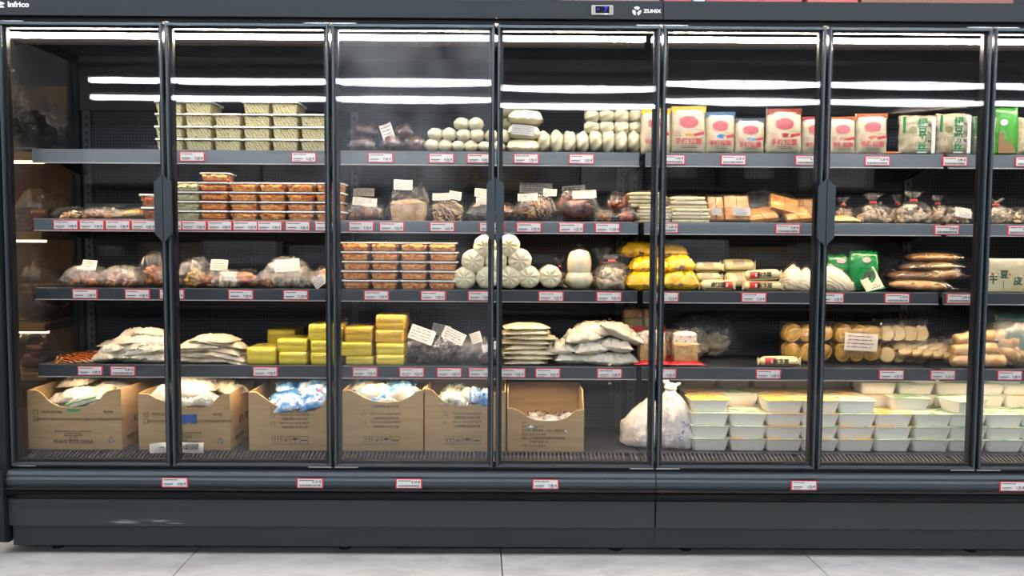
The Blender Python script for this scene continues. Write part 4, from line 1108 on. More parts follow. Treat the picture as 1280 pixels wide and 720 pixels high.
def glass_pack(x0, y0, x1, y1, label, m, Y=.18):
    t, w, h = upright_pack('vermicelli_pack', label, 'noodle pack', x0, y0, x1, y1, Y, m, 1, 'packs with green lettering', .035)
    y = -.0228
    decal(t, rc(-w*.05, h*.05, w*.22, h*.92), y, mat('pale_print', '#cfd3c4', .4), 'print_panel')
    for q, ch in enumerate('绿豆粉丝'): text(ch, w*.29, M_PRINTG, t, (w*.085, y-.001, h*(.78-.2*q)), bold=.0012)
    decal(t, rc(w*.34, h*.05, w*.44, h*.95), y, mat('white_print2', '#e5e5dc', .4), 'print_strip')
    decal(t, rc(-w*.46, h*.55, -w*.38, h*.95), y, M_PRINTG, 'print_strip')
    decal(t, ell(-w*.2, h*.62, w*.12, h*.09), y, mat('olive_print', '#8a8a4a', .4), 'print_patch')
    for q in range(4): decal(t, [(w*.22, h*(.14+.2*q)), (w*.33, h*(.1+.2*q)), (w*.33, h*(.14+.2*q)), (w*.22, h*(.2+.2*q))], y, mat('plum_print', '#6a3a4a', .4) if q % 2 else mat('olive_print', '#8a8a4a', .4), 'print_patch')
    film_ = pouch(w*1.04, h*1.0, .039, sd(), 18, 16, .18, .42, .05).build('film', M_FILMC, t, True); film_.location = (0, .0125, h/2); film_.rotation_euler = (PI/2-.045, 0, 0)
M_VERM = mat('vermicelli', '#b8a886', .45, ramp=[(.3, '#7c8058'), (.5, '#bdae8a'), (.7, '#d9ceb2')], nscale=30, bump=(80, .5, .004))
glass_pack(1123, 145, 1168, 193, 'noodle pack with green lettering beside the empty gap', M_VERM)
glass_pack(1169, 143, 1212, 193, 'second noodle pack with green lettering', M_VERM)
glass_pack(1213, 146, 1243, 193, 'noodle pack with green lettering, half behind the last door frame', mat('vermicelli_green', '#8d9c78', .45, ramp=[(.3, '#5e7a52'), (.7, '#b4b896')], nscale=18), .2)
for q, (x0, x1, y0, y1) in enumerate([(1112, 1160, 134, 146), (1150, 1212, 127, 142)]):
    cx, wd, zb, hh = rect(x0, y0, x1, y1, .24)
    pouch_item('vermicelli_pack', 'grey-brown flat pack lying on top of the green-lettered packs, %s' % ['lower one', 'upper one'][q], 'noodle pack', cx, .26, zb, wd, .13, .035, mat('taupe_pack', '#8a8177', .35, coat=.4, bump=(40, .6, .005)), 'flat packs on top', (0, -.08, 0))
t, w_, h_ = upright_pack('noodle_pack', 'vivid green noodle pack in the last door', 'noodle pack', 1243, 135, 1272, 193, .18, mat('vivid_green_pack', '#3f9a2a', .3, coat=.4, bump=(40, .4, .004)), 1)
decal(t, [(-w_*.45, h_*.05), (w_*.3, h_*.05), (w_*.1, h_*.36), (-w_*.45, h_*.5)], -.0228, mat('brown_noodle_print', '#8c6a4a', .4), 'print_patch'); decal(t, ell(-w_*.25, h_*.68, w_*.16, h_*.06), -.0228, M_WHITE, 'print_patch')
upright_pack('noodle_pack', 'taupe noodle pack at the photo edge on the top shelf', 'noodle pack', 1268, 147, 1300, 193, .18, M_VERM, 1)

# ------------------------------------------------------------------ TIER 2
FG = 'flat bags on the second shelf'
food_bag('snack_bag', 'clear bag with pale flat pieces at the end of the second shelf', 'bag', 62, 254, 100, 277, .2, M_BEIGE, 2, FG, 12, .3, M_FILM, crest=.02, depth=.14)
food_bag('snack_bag', 'clear bag with a fan-shaped corner and orange pieces', 'bag', 92, 252, 136, 277, .17, M_OFFAL, 2, FG, 10, .3, M_FILM, crest=.03, depth=.12)
food_bag('snack_bag', 'clear bag with brown strips behind the orange pieces', 'bag', 115, 258, 158, 276, .27, M_BEIGE, 2, FG, 10, .3, M_FILM, depth=.14)
food_bag('snack_bag', 'clear bag full of yellow paste beside two meat tubs', 'bag', 140, 257, 182, 277, .17, mat('yellow_paste', '#c9982c', .45, ramp=[(.3, '#b07f1c'), (.7, '#dcb24a')], nscale=20), 2, FG, 3, .5, M_FILM, crest=.015, depth=.12, kind='dome')
sc = FPX/(.168-CAM_LOC[1])
for q in range(2):
    cx, wd, zb, hh = rect(173 if q else 175, 260, 212, 277, .168)
    food_tub(cx, .168+.06, tz(2)+q*16.0/sc, wd, .12, 16/sc, 'kim', M_KIMR, 'clear tub of dark red meat beside the first handle, %s' % ['lower', 'upper'][q], 'dark meat tubs', 'meat_tub')
KCOL = [(214, 249, 4, M_KIMG, 'pale cabbage tub'), (247.5, 284, 5, M_KIM, 'kimchi tub'), (285, 321, 4, M_KIM, 'kimchi tub'), (321.5, 357, 4, M_KIM, 'kimchi tub'), (356.5, 392.5, 4, M_KIM, 'kimchi tub'), (393, 428.5, 4, M_KIM, 'kimchi tub')]
for c_, (x0, x1, n, m_, nm) in enumerate(KCOL):
    Y = .165; cx, wd, _, _ = rect(x0, 250, x1, 260, Y); h = 11.75/sc
    for q in range(n):
        rg = random.Random(c_*13+q)
        food_tub(cx+rg.uniform(-.002, .002)+(.004 if q == 4 else 0), Y+.06, tz(2)+q*h, wd, .12, h*1.0, 'kim', m_, '%s, %s from the bottom, second shelf, %s' % (nm, ordinal(q), ['next to the handle', 'five-high stack', 'stack three', 'stack four', 'stack five', 'stack behind the frame'][c_]),
                 'pale cabbage tubs on the second shelf' if c_ == 0 else 'kimchi tubs on the second shelf', 'kimchi_tub' if c_ else 'cabbage_tub', rg.uniform(-.02, .02)+(.06 if q == 4 else 0), brine=(c_ == 1))
CG = 'cooked meat bags on the second shelf'
food_bag('meat_bag', 'clear bag of pale brown chicken feet with a wide white label', 'meat', 427, 246, 478, 277, .17, M_OFFAL, 2, CG, 16, .3, M_FILMC, crest=.025, labels=((.04, .80, .098, .034, .06),))
food_bag('meat_bag', 'clear bag with a grey label behind the chicken feet', 'meat', 430, 231, 482, 276, .30, M_OFFAL, 2, CG, 12, .25, M_FILMC, crest=.05, labels=((-.05, .80, .09, .035, 0),))
food_bag('meat_bag', 'tall clear bag of beige slices with a high film crest', 'meat', 480, 213, 538, 277, .17, M_BEIGE, 2, CG, 10, .3, M_FILM, crest=.11, kind='slab', depth=.11, labels=((-.1, .72, .075, .042, 0),), fk=1.0)
food_bag('meat_bag', 'clear bag of brown braised slab with two grey labels', 'meat', 534, 244, 583, 277, .17, M_TRIPE, 2, CG, 10, .3, M_FILM, crest=.022, kind='slab', labels=((-.15, .95, .075, .03, 0), (.2, 1.0, .05, .035, .1)))
food_bag('meat_bag', 'clear bag of dark pieces with two white labels beside the handle', 'meat', 582, 248, 622, 277, .17, M_BLACKM, 2, CG, 14, .25, M_FILMC, crest=.02, labels=((.05, .9, .06, .03, 0), (0, 1.25, .06, .035, .05)))
food_bag('meat_bag', 'dark brown meat bag half behind the handle pair', 'meat', 622, 250, 645, 277, .18, M_DUCK, 2, CG, 4, .4, M_FILM, crest=.02, kind='dome')
food_bag('meat_bag', 'clear bag of swirled brown tripe with torn white labels', 'meat', 642, 240, 698, 277, .17, M_TRIPE, 2, CG, 10, .3, M_FILMC, crest=.015, kind='dome', labels=((-.18, .83, .082, .032, .0), (.32, 1.0, .055, .030, .1)))
food_bag('meat_bag', 'tall film of an empty-topped bag behind the tripe', 'meat', 640, 220, 700, 276, .36, M_BLACKM, 2, CG, 8, .22, M_FILM, crest=.09, labels=((.0, .75, .14, .045, .05),))
food_bag('meat_bag', 'glossy roast duck in a clear bag with a slanted white label', 'meat', 693, 240, 752, 277, .17, M_DUCK, 2, CG, 3, .5, M_FILM, crest=.0, kind='dome', depth=.15, labels=((.15, .93, .098, .034, -.08),))
food_bag('meat_bag', 'clear bag with high film crest and grey label behind the duck', 'meat', 690, 214, 752, 276, .36, M_DUCK, 2, CG, 5, .3, M_FILMC, crest=.10, labels=((-.05, .62, .10, .05, -.12),))
food_bag('meat_bag', 'small clear bag of pinkish roll with greens', 'meat', 742, 258, 772, 277, .17, M_OFFAL, 2, CG, 5, .4, M_FILMC, crest=.01)
food_bag('meat_bag', 'small bag of reddish knot stacked on top beside the bean sticks', 'meat', 758, 242, 790, 262, .22, mat('reddish_roll', '#a5583a', .35, ramp=[(.3, '#6b2d1c'), (.6, '#b8694a'), (.85, '#dba586')], nscale=35), 2, CG, 6, .4, M_FILMC, zadd=.05)
food_bag('meat_bag', 'small clear bag of pink rolls under the reddish knot', 'meat', 772, 259, 798, 277, .17, mat('reddish_roll', '#a5583a'), 2, CG, 5, .4, M_FILMC)
def stick_pack(label, x0, y0, x1, y1, Y, n, zadd=None, rz=0.0):
    cx, wd, zb, hh = rect(x0, y0, x1, y1, Y); z = tz(2)+(zadd if zadd is not None else max(0, zb-tz(2)))
    t = thing('bean_stick_pack', label, 'bean sticks', (cx, Y+.06, z), (0, 0, rz), 'bean stick packs')
    rg = random.Random(sd()); rows = max(2, int(hh/.013)); k = 0
    for j in range(rows):
        for i in range(4):
            r = hh/rows*.48
            mb = MB(); L = wd*rg.uniform(.82, .95); yy = -.045+i*.03
            mb.loft([[(x, yy+r*1.5*math.cos(a)+rg.uniform(-.0006, .0006), hh*(j+.5)/rows+r*math.sin(a)) for a in np.linspace(0, 2*PI, 9)[:-1]] for x in np.linspace(-L/2, L/2, 6)])
            mb.build('bean_stick', M_STICK, t, True)
    film_shell(t, wd*1.05, .14, hh*1.08, M_FILMC, sd(), .12)
stick_pack('lower pack of cream bean sticks across the door frame', 796, 257, 842, 277.5, .17, 4, 0.0)
stick_pack('upper pack of cream bean sticks across the door frame', 786, 239, 836, 258, .18, 4, .063)
stick_pack('lower pack of cream bean sticks beside the orange tofu', 838, 260, 890, 278.5, .17, 4, 0.0)
stick_pack('upper pack of cream bean sticks beside the orange tofu', 836, 245, 886, 261, .18, 4, .056)
def tofu_sheet(label, x0, y0, x1, y1, Y, tilt, lab=None, roll=0.0, rows=2, cols=2):
    cx, wd, zb, hh = rect(x0, y0, x1, y1, Y); z = tz(2)
    lean = math.radians(tilt)
    t = thing('tofu_pack', label, 'tofu pack', (cx, Y, max(zb, z)), (0, roll, 0), 'orange tofu packs')
    L = hh/max(.3, math.cos(lean)) if tilt < 60 else .11
    for j in range(rows):
        for i in range(cols):
            a = -wd*.46+wd*.92*i/cols; s0 = L*.04+L*.92*j/rows; s1 = s0+L*.92/rows-.002
            V = []
            for (s, q) in ((s0, 0), (s1, 0), (s1, 1), (s0, 1)):
                for x in (a+.0015, a+wd*.92/cols-.0015):
                    V.append((x, s*math.sin(lean)-q*.018*math.cos(lean)+.02, s*math.cos(lean)+q*.018*math.sin(lean)))
            MB().add(V, [(0, 1, 3, 2), (2, 3, 5, 4), (4, 5, 7, 6), (6, 7, 1, 0), (0, 2, 4, 6), (1, 7, 5, 3)]).build('tofu_sheet', M_TOFUSKIN, t)
    fo = pouch(wd*1.03, L*1.05, .034, sd(), 16, 14, .2, .4, .05).build('film', M_FILMC, t, True)
    fo.location = (0, L/2*math.sin(lean)+.022, L/2*math.cos(lean)); fo.rotation_euler = (PI/2-lean, 0, 0)
    if lab: flat_label(t, lab[2], lab[3], (lab[0]*wd, lab[1]*L*math.sin(lean)-.012, lab[1]*L*math.cos(lean)+.006), (-lean, 0, 0), M_LGREY, 4)
    return t
tofu_sheet('upright orange tofu pack half covered by bean sticks', 886, 246, 907, 278, .19, 18, (0, .35, .04, .03))
tofu_sheet('upright orange tofu pack with a square white label', 906, 245, 940, 278, .18, 20, (.12, .35, .072, .036))
tofu_sheet('orange tofu pack lying flat in front, under a film crest', 938, 260, 978, 279, .17, 62, None, -.12)
tofu_sheet('orange tofu pack sloping to one side on the flat one', 962, 247, 1002, 268, .21, 45, None, .25)
tofu_sheet('orange tofu pack lying beside the third handle', 986, 259, 1020, 279, .17, 60, None, -.1)
tofu_sheet('orange tofu pack standing at the back beside the third handle', 990, 249, 1022, 272, .3, 20)
food_bag('snack_bag', 'big empty-looking crest of film over the orange tofu packs', 'bag', 928, 222, 1010, 270, .33, M_TOFUSKIN, 2, None, 8, .25, M_FILMC, crest=.08, depth=.12)
pouch_px('snack_bag', 'flat orange snack pack beside the third handle', 'bag', 1036, 266, 1074, 279, .19, M_TUBE, .12, .034, 2, zadd=0.0)
NG = 'tied bags of dried food'
tied_bag('dried_food_bag', 'small dark brown tied bag behind the flat orange pack', 1046, 246, 1076, 279, .24, 2, M_TRIPE, NG, knot=.28)
tied_bag('dried_food_bag', 'wide tied bag of brown dried food', 1076, 242, 1122, 279.5, .175, 2, M_NUT, NG, knot=.28)
tied_bag('dried_food_bag', 'pale tied bag with a large film bow, largest of the group', 1128, 240, 1173, 279.5, .175, 2, M_DUMP, NG, knot=.25)
tied_bag('dried_food_bag', 'tied bag half hidden behind the pale one', 1114, 243, 1146, 279, .27, 2, M_DUMP, NG, knot=.3)
tied_bag('dried_food_bag', 'tied bag leaning to the side, beside the white-label pack', 1166, 245, 1196, 279.5, .22, 2, M_NUT, NG, knot=.25)
food_bag('dried_food_bag', 'low bag with a blank white label beside the last door frame', 'bag', 1182, 261, 1222, 279.5, .17, M_NUT, 2, None, 20, .2, M_FILMC, labels=((.12, .75, .07, .04, .1),), depth=.1)
tied_bag('dried_food_bag', 'pale tied bag in the last door', 1234, 250, 1276, 280, .175, 2, M_DUMP, NG, knot=.18)
food_bag('dried_food_bag', 'brown bag at the photo edge on the second shelf', 'bag', 1268, 262, 1300, 280, .18, M_NUT, 2, None, 14, .25, M_FILMC)

# ------------------------------------------------------------------ TIER 3
OG = 'offal bags on the third shelf'
food_bag('meat_bag', 'milky bag of pale brown offal with a square label at the shelf end', 'meat', 72, 331, 123, 363, .17, M_OFFAL, 3, OG, 12, .3, M_FILMM, crest=.015, labels=((.18, .98, .062, .040, .1),), depth=.13)
food_bag('meat_bag', 'milky bag of orange offal, second along the third shelf', 'meat', 118, 337, 171, 363, .165, M_OFFAL, 3, OG, 14, .32, M_FILMM, depth=.13)
food_bag('meat_bag', 'dark crumpled bag behind the orange offal', 'meat', 140, 325, 176, 362, .31, M_MEAT, 3, OG, 10, .3, M_FILMC, crest=.02, depth=.13)
food_bag('meat_bag', 'upright clear bag of glossy orange-brown meat', 'meat', 168, 316, 203, 363, .18, M_OFFAL, 3, OG, 10, .28, M_FILM, crest=.02, depth=.12)
food_bag('meat_bag', 'clear bag of yellow offal just left of the door gap', 'meat', 194, 323, 222, 363, .17, M_BEIGE, 3, OG, 10, .3, M_FILMC, crest=.03, depth=.12)
food_bag('meat_bag', 'tall greenish clear bag of yellow beans with a big crest', 'meat', 218, 309, 254, 363, .17, mat('yellow_beans', '#b98c3a', .35, ramp=[(.3, '#7d6a26'), (.55, '#c49640'), (.8, '#e6c67a')], nscale=60), 3, OG, 24, .2, M_FILMC, crest=.065, depth=.13)
food_bag('meat_bag', 'low clear bag of ochre pieces beside the greenish bag', 'meat', 238, 340, 266, 363, .165, M_OFFAL, 3, OG, 12, .3, M_FILMC, depth=.1)
food_bag('meat_bag', 'dark red meat bag under a square white label', 'meat', 258, 328, 284, 363, .21, M_MEAT, 3, OG, 8, .28, M_FILM, crest=.03, labels=((0, .88, .072, .046, .05),), depth=.12)
food_bag('meat_bag', 'pale film bag in front of the brown ball', 'meat', 264, 341, 300, 363, .165, M_DUMP, 3, OG, 10, .3, M_FILMM, depth=.1, labels=((.1, .75, .05, .035, .1),))
food_bag('meat_bag', 'brown ball of meat in a clear bag', 'meat', 288, 337, 321, 363, .18, M_OFFAL, 3, OG, 3, .5, M_FILM, kind='dome', crest=.01, depth=.12)
food_bag('meat_bag', 'small clear bag with an orange-brown tip', 'meat', 316, 337, 342, 363, .165, M_OFFAL, 3, OG, 6, .35, M_FILMC, crest=.015, depth=.1)
food_bag('meat_bag', 'big milky bag with a pointed spike on top', 'meat', 324, 318, 384, 363, .17, M_DUMP, 3, OG, 8, .35, M_FILMM, crest=.03, depth=.15, labels=((.05, .68, .10, .05, -.1),))
food_bag('meat_bag', 'dark pieces in clear film under the big milky bag', 'meat', 346, 349, 382, 363, .16, M_BLACKM, 3, OG, 10, .4, M_FILMC, depth=.07)
food_bag('meat_bag', 'flat milky bag beside the big one', 'meat', 376, 343, 402, 363, .19, M_DUMP, 3, OG, 6, .35, M_FILMM, depth=.12)
food_bag('meat_bag', 'brown bun-like meat with a slanted white label at the door edge', 'meat', 391, 336, 418, 363, .18, M_BREAD, 3, OG, 3, .5, M_FILM, kind='dome', depth=.11, labels=((-.2, .38, .06, .045, -.6),))
for c_, (x0, x1) in enumerate([(426, 461.5), (462, 497.5), (499, 534), (534.5, 571)]):
    Y = .168; cx, wd, _, _ = rect(x0, 330, x1, 340, Y); h = 11.85/sc
    for q in range(5):
        rg = random.Random(c_*17+q)
        food_tub(cx+rg.uniform(-.0025, .0025), Y+.06, tz(3)+q*h, wd, .12, h, 'kim', M_KIM, 'clear kimchi tub, %s from the bottom of the %s stack on the third shelf' % (ordinal(q), ordinal(c_)), 'kimchi tubs on the third shelf', 'kimchi_tub', rg.uniform(-.02, .02))
RGp = 'pyramid of wrapped bun rolls'
for (lab, px, py, r) in (('bottom row, beside the kimchi tubs', 580, 348.5, 14.8), ('bottom row, second', 609, 348, 14.8), ('bottom row, third, right of the frame', 637, 347.5, 14.8), ('bottom row, fourth', 661, 347, 14.6), ('bottom row, last one', 688, 346.5, 14.8),
                         ('middle row, left side', 591, 327, 15.2), ('middle row, behind the door frame', 620, 327, 14), ('middle row, right side', 650, 326, 15.2), ('top row, left of the door frame', 606, 308.5, 15), ('top row, right of the door frame', 636, 307.5, 14.5)):
    end_roll('bun_roll', 'wrapped white bun roll with a star of folds, ' + lab, px, py, r, .17, .26, 3, RGp)
# upright roll of two buns
cx, wd, zb, hh = rect(709, 311, 742, 362, .17); hh = zb+hh-tz(3)
t = thing('bun_roll', 'two big white buns in an upright film sleeve', 'bun roll', (cx, .17+wd/2, tz(3)))
sphere(wd*.47, wd*.46, hh*.36, 24, 15, (0, 0, hh*.62), 11, .02, fn=lambda V: 1+.18*np.abs(V[:, 2])**2*(np.abs(V[:, 2]) < .9)).build('bun', M_WRAPBUN, t, True)
sphere(wd*.54, wd*.52, hh*.26, 24, 15, (0, 0, hh*.26), 12, .03, fn=lambda V: 1+.03*np.cos(np.arctan2(V[:, 1], V[:, 0])*8)*(V[:, 2] < -.2)).build('bun', M_WRAPBUN, t, True)
MB().loft([[(wd*.5*k*math.cos(a)*(1+.02*math.sin(5*a)), wd*.5*k*math.sin(a), hh*u) for a in np.linspace(0, 2*PI, 25)[:-1]] for (k, u) in ((.9, .0), (1.05, .12), (1.04, .4), (.95, .5), (.97, .7), (.9, .88), (.5, .99), (.14, 1.02), (.2, 1.08), (.28, 1.1))], caps=False).build('film', M_FILMT, t, True)
tied_bag('dried_food_bag', 'grey-brown tied bag behind the last bun roll', 688, 322, 714, 362, .26, 3, M_NUT, 'tied bags on the third shelf', knot=.3)
tied_bag('dumpling_bag', 'clear tied bag at the back with a tall film flare', 732, 306, 776, 361, .33, 3, M_DUMP, 'tied bags on the third shelf', knot=.42)
tied_bag('dumpling_bag', 'tied bag of pale dumplings leaning against the yellow packs', 742, 322, 792, 362.5, .17, 3, M_DUMP, 'tied bags on the third shelf', knot=.12, size=.3, n=16)
def yellow_pack(label, x0, y0, x1, y1, Y, zadd, rz=0.0, roll=0.0, l=.13, wordy=True):
    cx, wd, zb, hh = rect(x0, y0, x1, y1, Y)
    t = pouch_item('yellow_snack_pack', label, 'snack pack', cx, Y+l/2, tz(3)+zadd, wd, l, hh, M_YELLOW, 'bright yellow packs', (0, roll, rz), wr=.22, plump=.35)
    if wordy:
        for q, ch in enumerate('Σ香'): text(ch, hh*.42, M_PRINTK, t, (-wd*.22+q*wd*.2, -l*.5+.002, hh*.42), (PI/2-.5, 0, 0), bold=.001)
        MB().box(-wd*.3, wd*.3, -l*.44, -l*.43, hh*.16, hh*.2).build('print', M_PRINTK, t)
    for q in range(7):
        o = text('香辣脆爽酥园味'[q], hh*.28, M_PRINTK, t, (-wd*.38+q*wd*.125, -l*.24+.006*(q % 2), hh*.85), (PI/2-1.2, 0, .1*q), bold=.0006)
yellow_pack('bright yellow pack, bottom left of the heap', 784, 340, 832, 362, .17, 0)
yellow_pack('bright yellow pack, bottom right of the heap', 830, 340, 876, 363.5, .17, 0, -.05)
yellow_pack('bright yellow pack, middle of the heap left of the frame', 790, 322, 838, 341, .2, .068, .03, 0)
yellow_pack('bright yellow pack, middle of the heap right of the frame', 834, 322, 870, 342, .19, .072, .1, -.1)
yellow_pack('bright yellow pack on top of the heap, left', 776, 307, 828, 325, .27, .132, .05, .02)
yellow_pack('bright yellow pack on top of the heap, right', 816, 308, 862, 324, .27, .132, -.08, .02)
yellow_pack('bright yellow pack at the rear bottom of the heap', 790, 340, 860, 362, .33, 0)
yellow_pack('bright yellow pack at the rear middle of the heap', 790, 325, 860, 345, .33, .066)
# cream tofu sausages
def sausage(label, x0, y0, x1, y1, Y, zadd, red=True, flip=False, roll=0.0, tier=3, rz=0.0):
    cx, wd, zb, hh = rect(x0, y0, x1, y1, Y)
    t = thing('tofu_sausage', label, 'tofu sausage', (cx, Y+hh*.6, tz(tier)+zadd), (0, roll, rz), 'cream tofu sausages')
    L = []; s_ = sd()
    for (u, k) in ((-1, .25), (-.96, .45), (-.9, .75), (-.8, .95), (-.5, 1), (0, 1.02), (.5, 1), (.8, .95), (.9, .75), (.96, .45), (1, .25)):
        L.append([(u*wd*.46, hh*.62*k*math.cos(a)*1.0, max(.0, hh*.5+hh*.5*k*math.sin(a))) for a in np.linspace(0, 2*PI, 17)[:-1]])
    MB().loft(L).build('skin', M_SAUS, t, True)
    for s in (-1, 1):
        MB().prism([(s*wd*.455, hh*.3), (s*wd*.51, hh*.08), (s*wd*.52, hh*.5), (s*wd*.51, hh*.92), (s*wd*.455, hh*.7)], 'y', -.002, .002).build('seal', M_SAUS, t)
    def wrap(x0_, x1_, a0, a1, m, nm, k=1.035):
        mb = MB(); V = []
        for a in np.linspace(a0, a1, 7):
            for x in np.linspace(x0_, x1_, 5): V.append((x*wd, -hh*.62*k*math.cos(a), hh*.5+hh*.5*k*math.sin(a)))
        mb.add(np.array(V), gridmesh(V, 5, 7)).build(nm, m, t, True)
    f = -1 if flip else 1
    if red:
        xs = sorted((f*-.38, f*-.12)); wrap(xs[0], xs[1], -.35, .75, mat('label_red', '#d8301f', .3, coat=.4), 'label_patch')
        xs = sorted((f*-.40, f*.36)); wrap(xs[0], xs[1], .80, .95, mat('label_pink', '#e8a58c', .3), 'label_patch'); wrap(xs[0], xs[1], -.5, -.38, M_PRINTK, 'label_line')
        for q, ch in enumerate('素鸡豆'):
            text(ch, hh*.42, M_PRINTK, t, ((-.14+q*.13)*wd*1.0, -hh*.655, hh*.56), bold=.0016)
        text('S', hh*.4, M_WHITE, t, (f*-.22*wd, -hh*.66, hh*.55), bold=.001)
    else:
        wrap(-.2, .14, .2, 1.1, mat('label_taupe', '#a89a86', .4), 'label_patch')
        wrap(-.40, .40, -.75, -.55, M_PRINTK, 'label_line')
    return t
sausage('tofu sausage with red label at the front beside the yellow packs', 876, 349, 921, 363.5, .165, 0, True, True)
sausage('lower of two stacked red-labelled tofu sausages at the front', 931, 350, 981, 363.5, .165, 0, True)
sausage('upper of two stacked red-labelled tofu sausages at the front', 932, 337, 980, 351, .17, .044, True, roll=-.05)
sausage('cream sausage in the back row beside yellow packs, lower', 868, 337, 904, 350, .25, .03, False)
sausage('cream sausage in the back row beside yellow packs, upper', 868, 325, 906, 337.5, .26, .074, False)
sausage('cream sausage on top of the back row with grey label', 903, 322, 947, 339, .28, .072, False)
sausage('cream sausage at the back under the grey-labelled one', 906, 337, 946, 353, .27, .02, False)
sausage('plain cream sausage end between the front stacks', 908, 341, 938, 362, .24, 0, False, rz=.3)
def peak_bag(label, x0, y0, x1, y1, Y, lean, tier=3):
    cx, wd, zb, hh = rect(x0, y0, x1, y1, Y); z = tz(tier); hh = zb+hh-z
    t = thing('noodle_bag', label, 'noodles', (cx, Y+.06, z), (0, 0, 0), 'pale fresh noodle bags')
    V = []; nu = 26; s_ = sd()
    for (k, u) in ((.8, 0), (1, .06), (1.0, .3), (.8, .6), (.5, .82), (.2, .94), (.08, 1.0)):
        for i in range(nu):
            a = 2*PI*i/nu; g = 1+.03*math.sin(a*9+s_)
            V.append((wd/2*k*g*math.cos(a)+lean*wd*u, .06*k*g*math.sin(a), hh*u))
    V = np.array(V); V += .002*nz(V, s_, 80)[:, None]; V[:, 2] = np.maximum(V[:, 2], 0)
    MB().add(V*np.array([.95, .95, .95]), gridmesh(V, nu, 7, True)+[tuple(range(nu-1, -1, -1))]).build('noodles', mat('fresh_noodles', '#dccfae', .5, ramp=[(.25, '#b8a67c'), (.5, '#ddd0ae'), (.75, '#efe6cc')], nscale=30, wave=6, bump=(80, .5, .004)), t, True)
    MB().add(V*np.array([1.04, 1.06, 1.05]), gridmesh(V, nu, 7, True)).build('film', M_FILMC, t, True)
peak_bag('pale noodle bag with a peaked top beside the sausages', 978, 330, 1012, 364, .18, .08)
peak_bag('pale noodle bag left of the third gap between doors', 996, 334, 1026, 364, .165, .1)
peak_bag('broad pale noodle wedge just right of the door frame', 1028, 331, 1078, 364.5, .165, -.18)
# green packs
t, w_, h_ = upright_pack('tofu_pack', 'dark green pack with black lettering leaning at the back', 'tofu pack', 1034, 318, 1062, 362, .27, M_GREENPACK, 3, 'green tofu packs', .04)
text('千豆', .034, M_PRINTK, t, (0, -.027, h_*.45), bold=.0015); decal(t, ell(0, h_*.82, w_*.2, h_*.07), -.026, mat('pink_emblem', '#d8b0b0', .4), 'print_patch')
t, w_, h_ = upright_pack('tofu_pack', 'green-topped pack standing behind the tilted cream tofu pack', 'tofu pack', 1061, 314, 1098, 362, .25, M_GREENPACK, 3, 'green tofu packs', .04)
decal(t, ell(0, h_*.78, w_*.14, h_*.07), -.026, mat('pink_emblem', '#d8b0b0', .4), 'print_patch')
p0 = at(1092, 361, .175)
def tofu_block(label, X, Z, Y, rot, sc_=1.0, words=True):
    t = thing('tofu_pack', label, 'tofu pack', (X, Y, Z), rot, 'green tofu packs')
    w, h = .075*sc_, .135*sc_
    MB().cbox(-w/2, w/2, 0, .035, 0, h, .005).build('pack_body', M_CREAM, t)
    MB().cbox(-w/2-.002, w/2+.002, -.001, .037, -.003, .006, .002).build('green_base', M_GREENPACK, t)
    if words:
        decal(t, ell(0, h*.62, w*.44, h*.33), -.0002, mat('oval_green', '#128a3e', .35), 'oval_print')
        for q, (ch, x, z) in enumerate((('千', -.16, .76), ('页', -.16, .58), ('豆', .16, .68), ('腐', .16, .48))): text(ch, .031*sc_, M_PRINTK, t, (x*w, -.0018, z*h), bold=.0016)
        for q in range(6): MB().box(-w*.35+q*w*.12, -w*.28+q*w*.12, -.0012, 0, h*.10, h*.135).build('print', M_PRINTK, t)
        decal(t, rc(-w*.3, h*.19, w*.2, h*.205), -.0002, M_PRINTK, 'print')
    return t
tofu_block('cream tofu pack tilted back, green oval with black lettering', at(1097, 361, .17)[0], tz(3)+.003, .185, (-.38, -.42, -.25), 1.0)
tofu_block('cream tofu pack behind the oval-printed one, no lettering in view', at(1077, 361, .2)[0], tz(3)+.003, .235, (-.3, -.34, -.1), .95, False)
def flatbread(label, x0, y0, x1, y1, Y, zadd, m=M_BREAD, roll=0.0, group='stacked flatbreads', l=.15):
    cx, wd, zb, hh = rect(x0, y0, x1, y1, Y)
    t = thing('flatbread', label, 'flatbread', (cx, Y+l/2, tz(3)+zadd), (0, roll, 0), group)
    sphere(wd*.47, l*.48, hh*.5, 26, 11, (0, 0, hh*.5), sd(), .05, 3, fn=None).build('bread', m, t, True)
    film_shell(t, wd*1.06, l*1.05, hh*1.15, M_FILM, sd(), .15)
    for q in range(3):
        MB().prism([(wd*(-.2+.2*q)+.012*math.cos(a), .003*math.sin(a)+hh*(.72-.1*(q % 2))) for a in np.linspace(0, 2*PI, 7)[:-1]], 'y', -l*.42, -l*.36).build('chive', mat('chive_green', '#4a7a2c', .5), t)
flatbread('golden flatbread at the bottom of the stack, nearest the front', 1120, 349, 1196, 364, .165, 0, M_BREAD, .03)
flatbread('dark brown flatbread, second from the bottom', 1118, 341, 1174, 353, .2, .044, mat('rye_flatbread', '#6b4428', .55, ramp=[(.3, '#3f2413'), (.6, '#7b5030')], nscale=20))
flatbread('flatbread in pale film, second layer beside the frame', 1160, 340, 1212, 356, .2, .044, M_BREAD)
flatbread('greyish flatbread, third layer', 1134, 331, 1184, 342, .22, .084, mat('grey_flatbread', '#8a6a4a', .55, ramp=[(.3, '#5e4429'), (.6, '#9a7a58')], nscale=20), -.03)
flatbread('golden flatbread, third layer with a green chive', 1164, 333, 1208, 343, .2, .09, M_BREAD)
flatbread('topmost flatbread of the stack', 1140, 321, 1212, 333, .23, .122, M_BREAD)
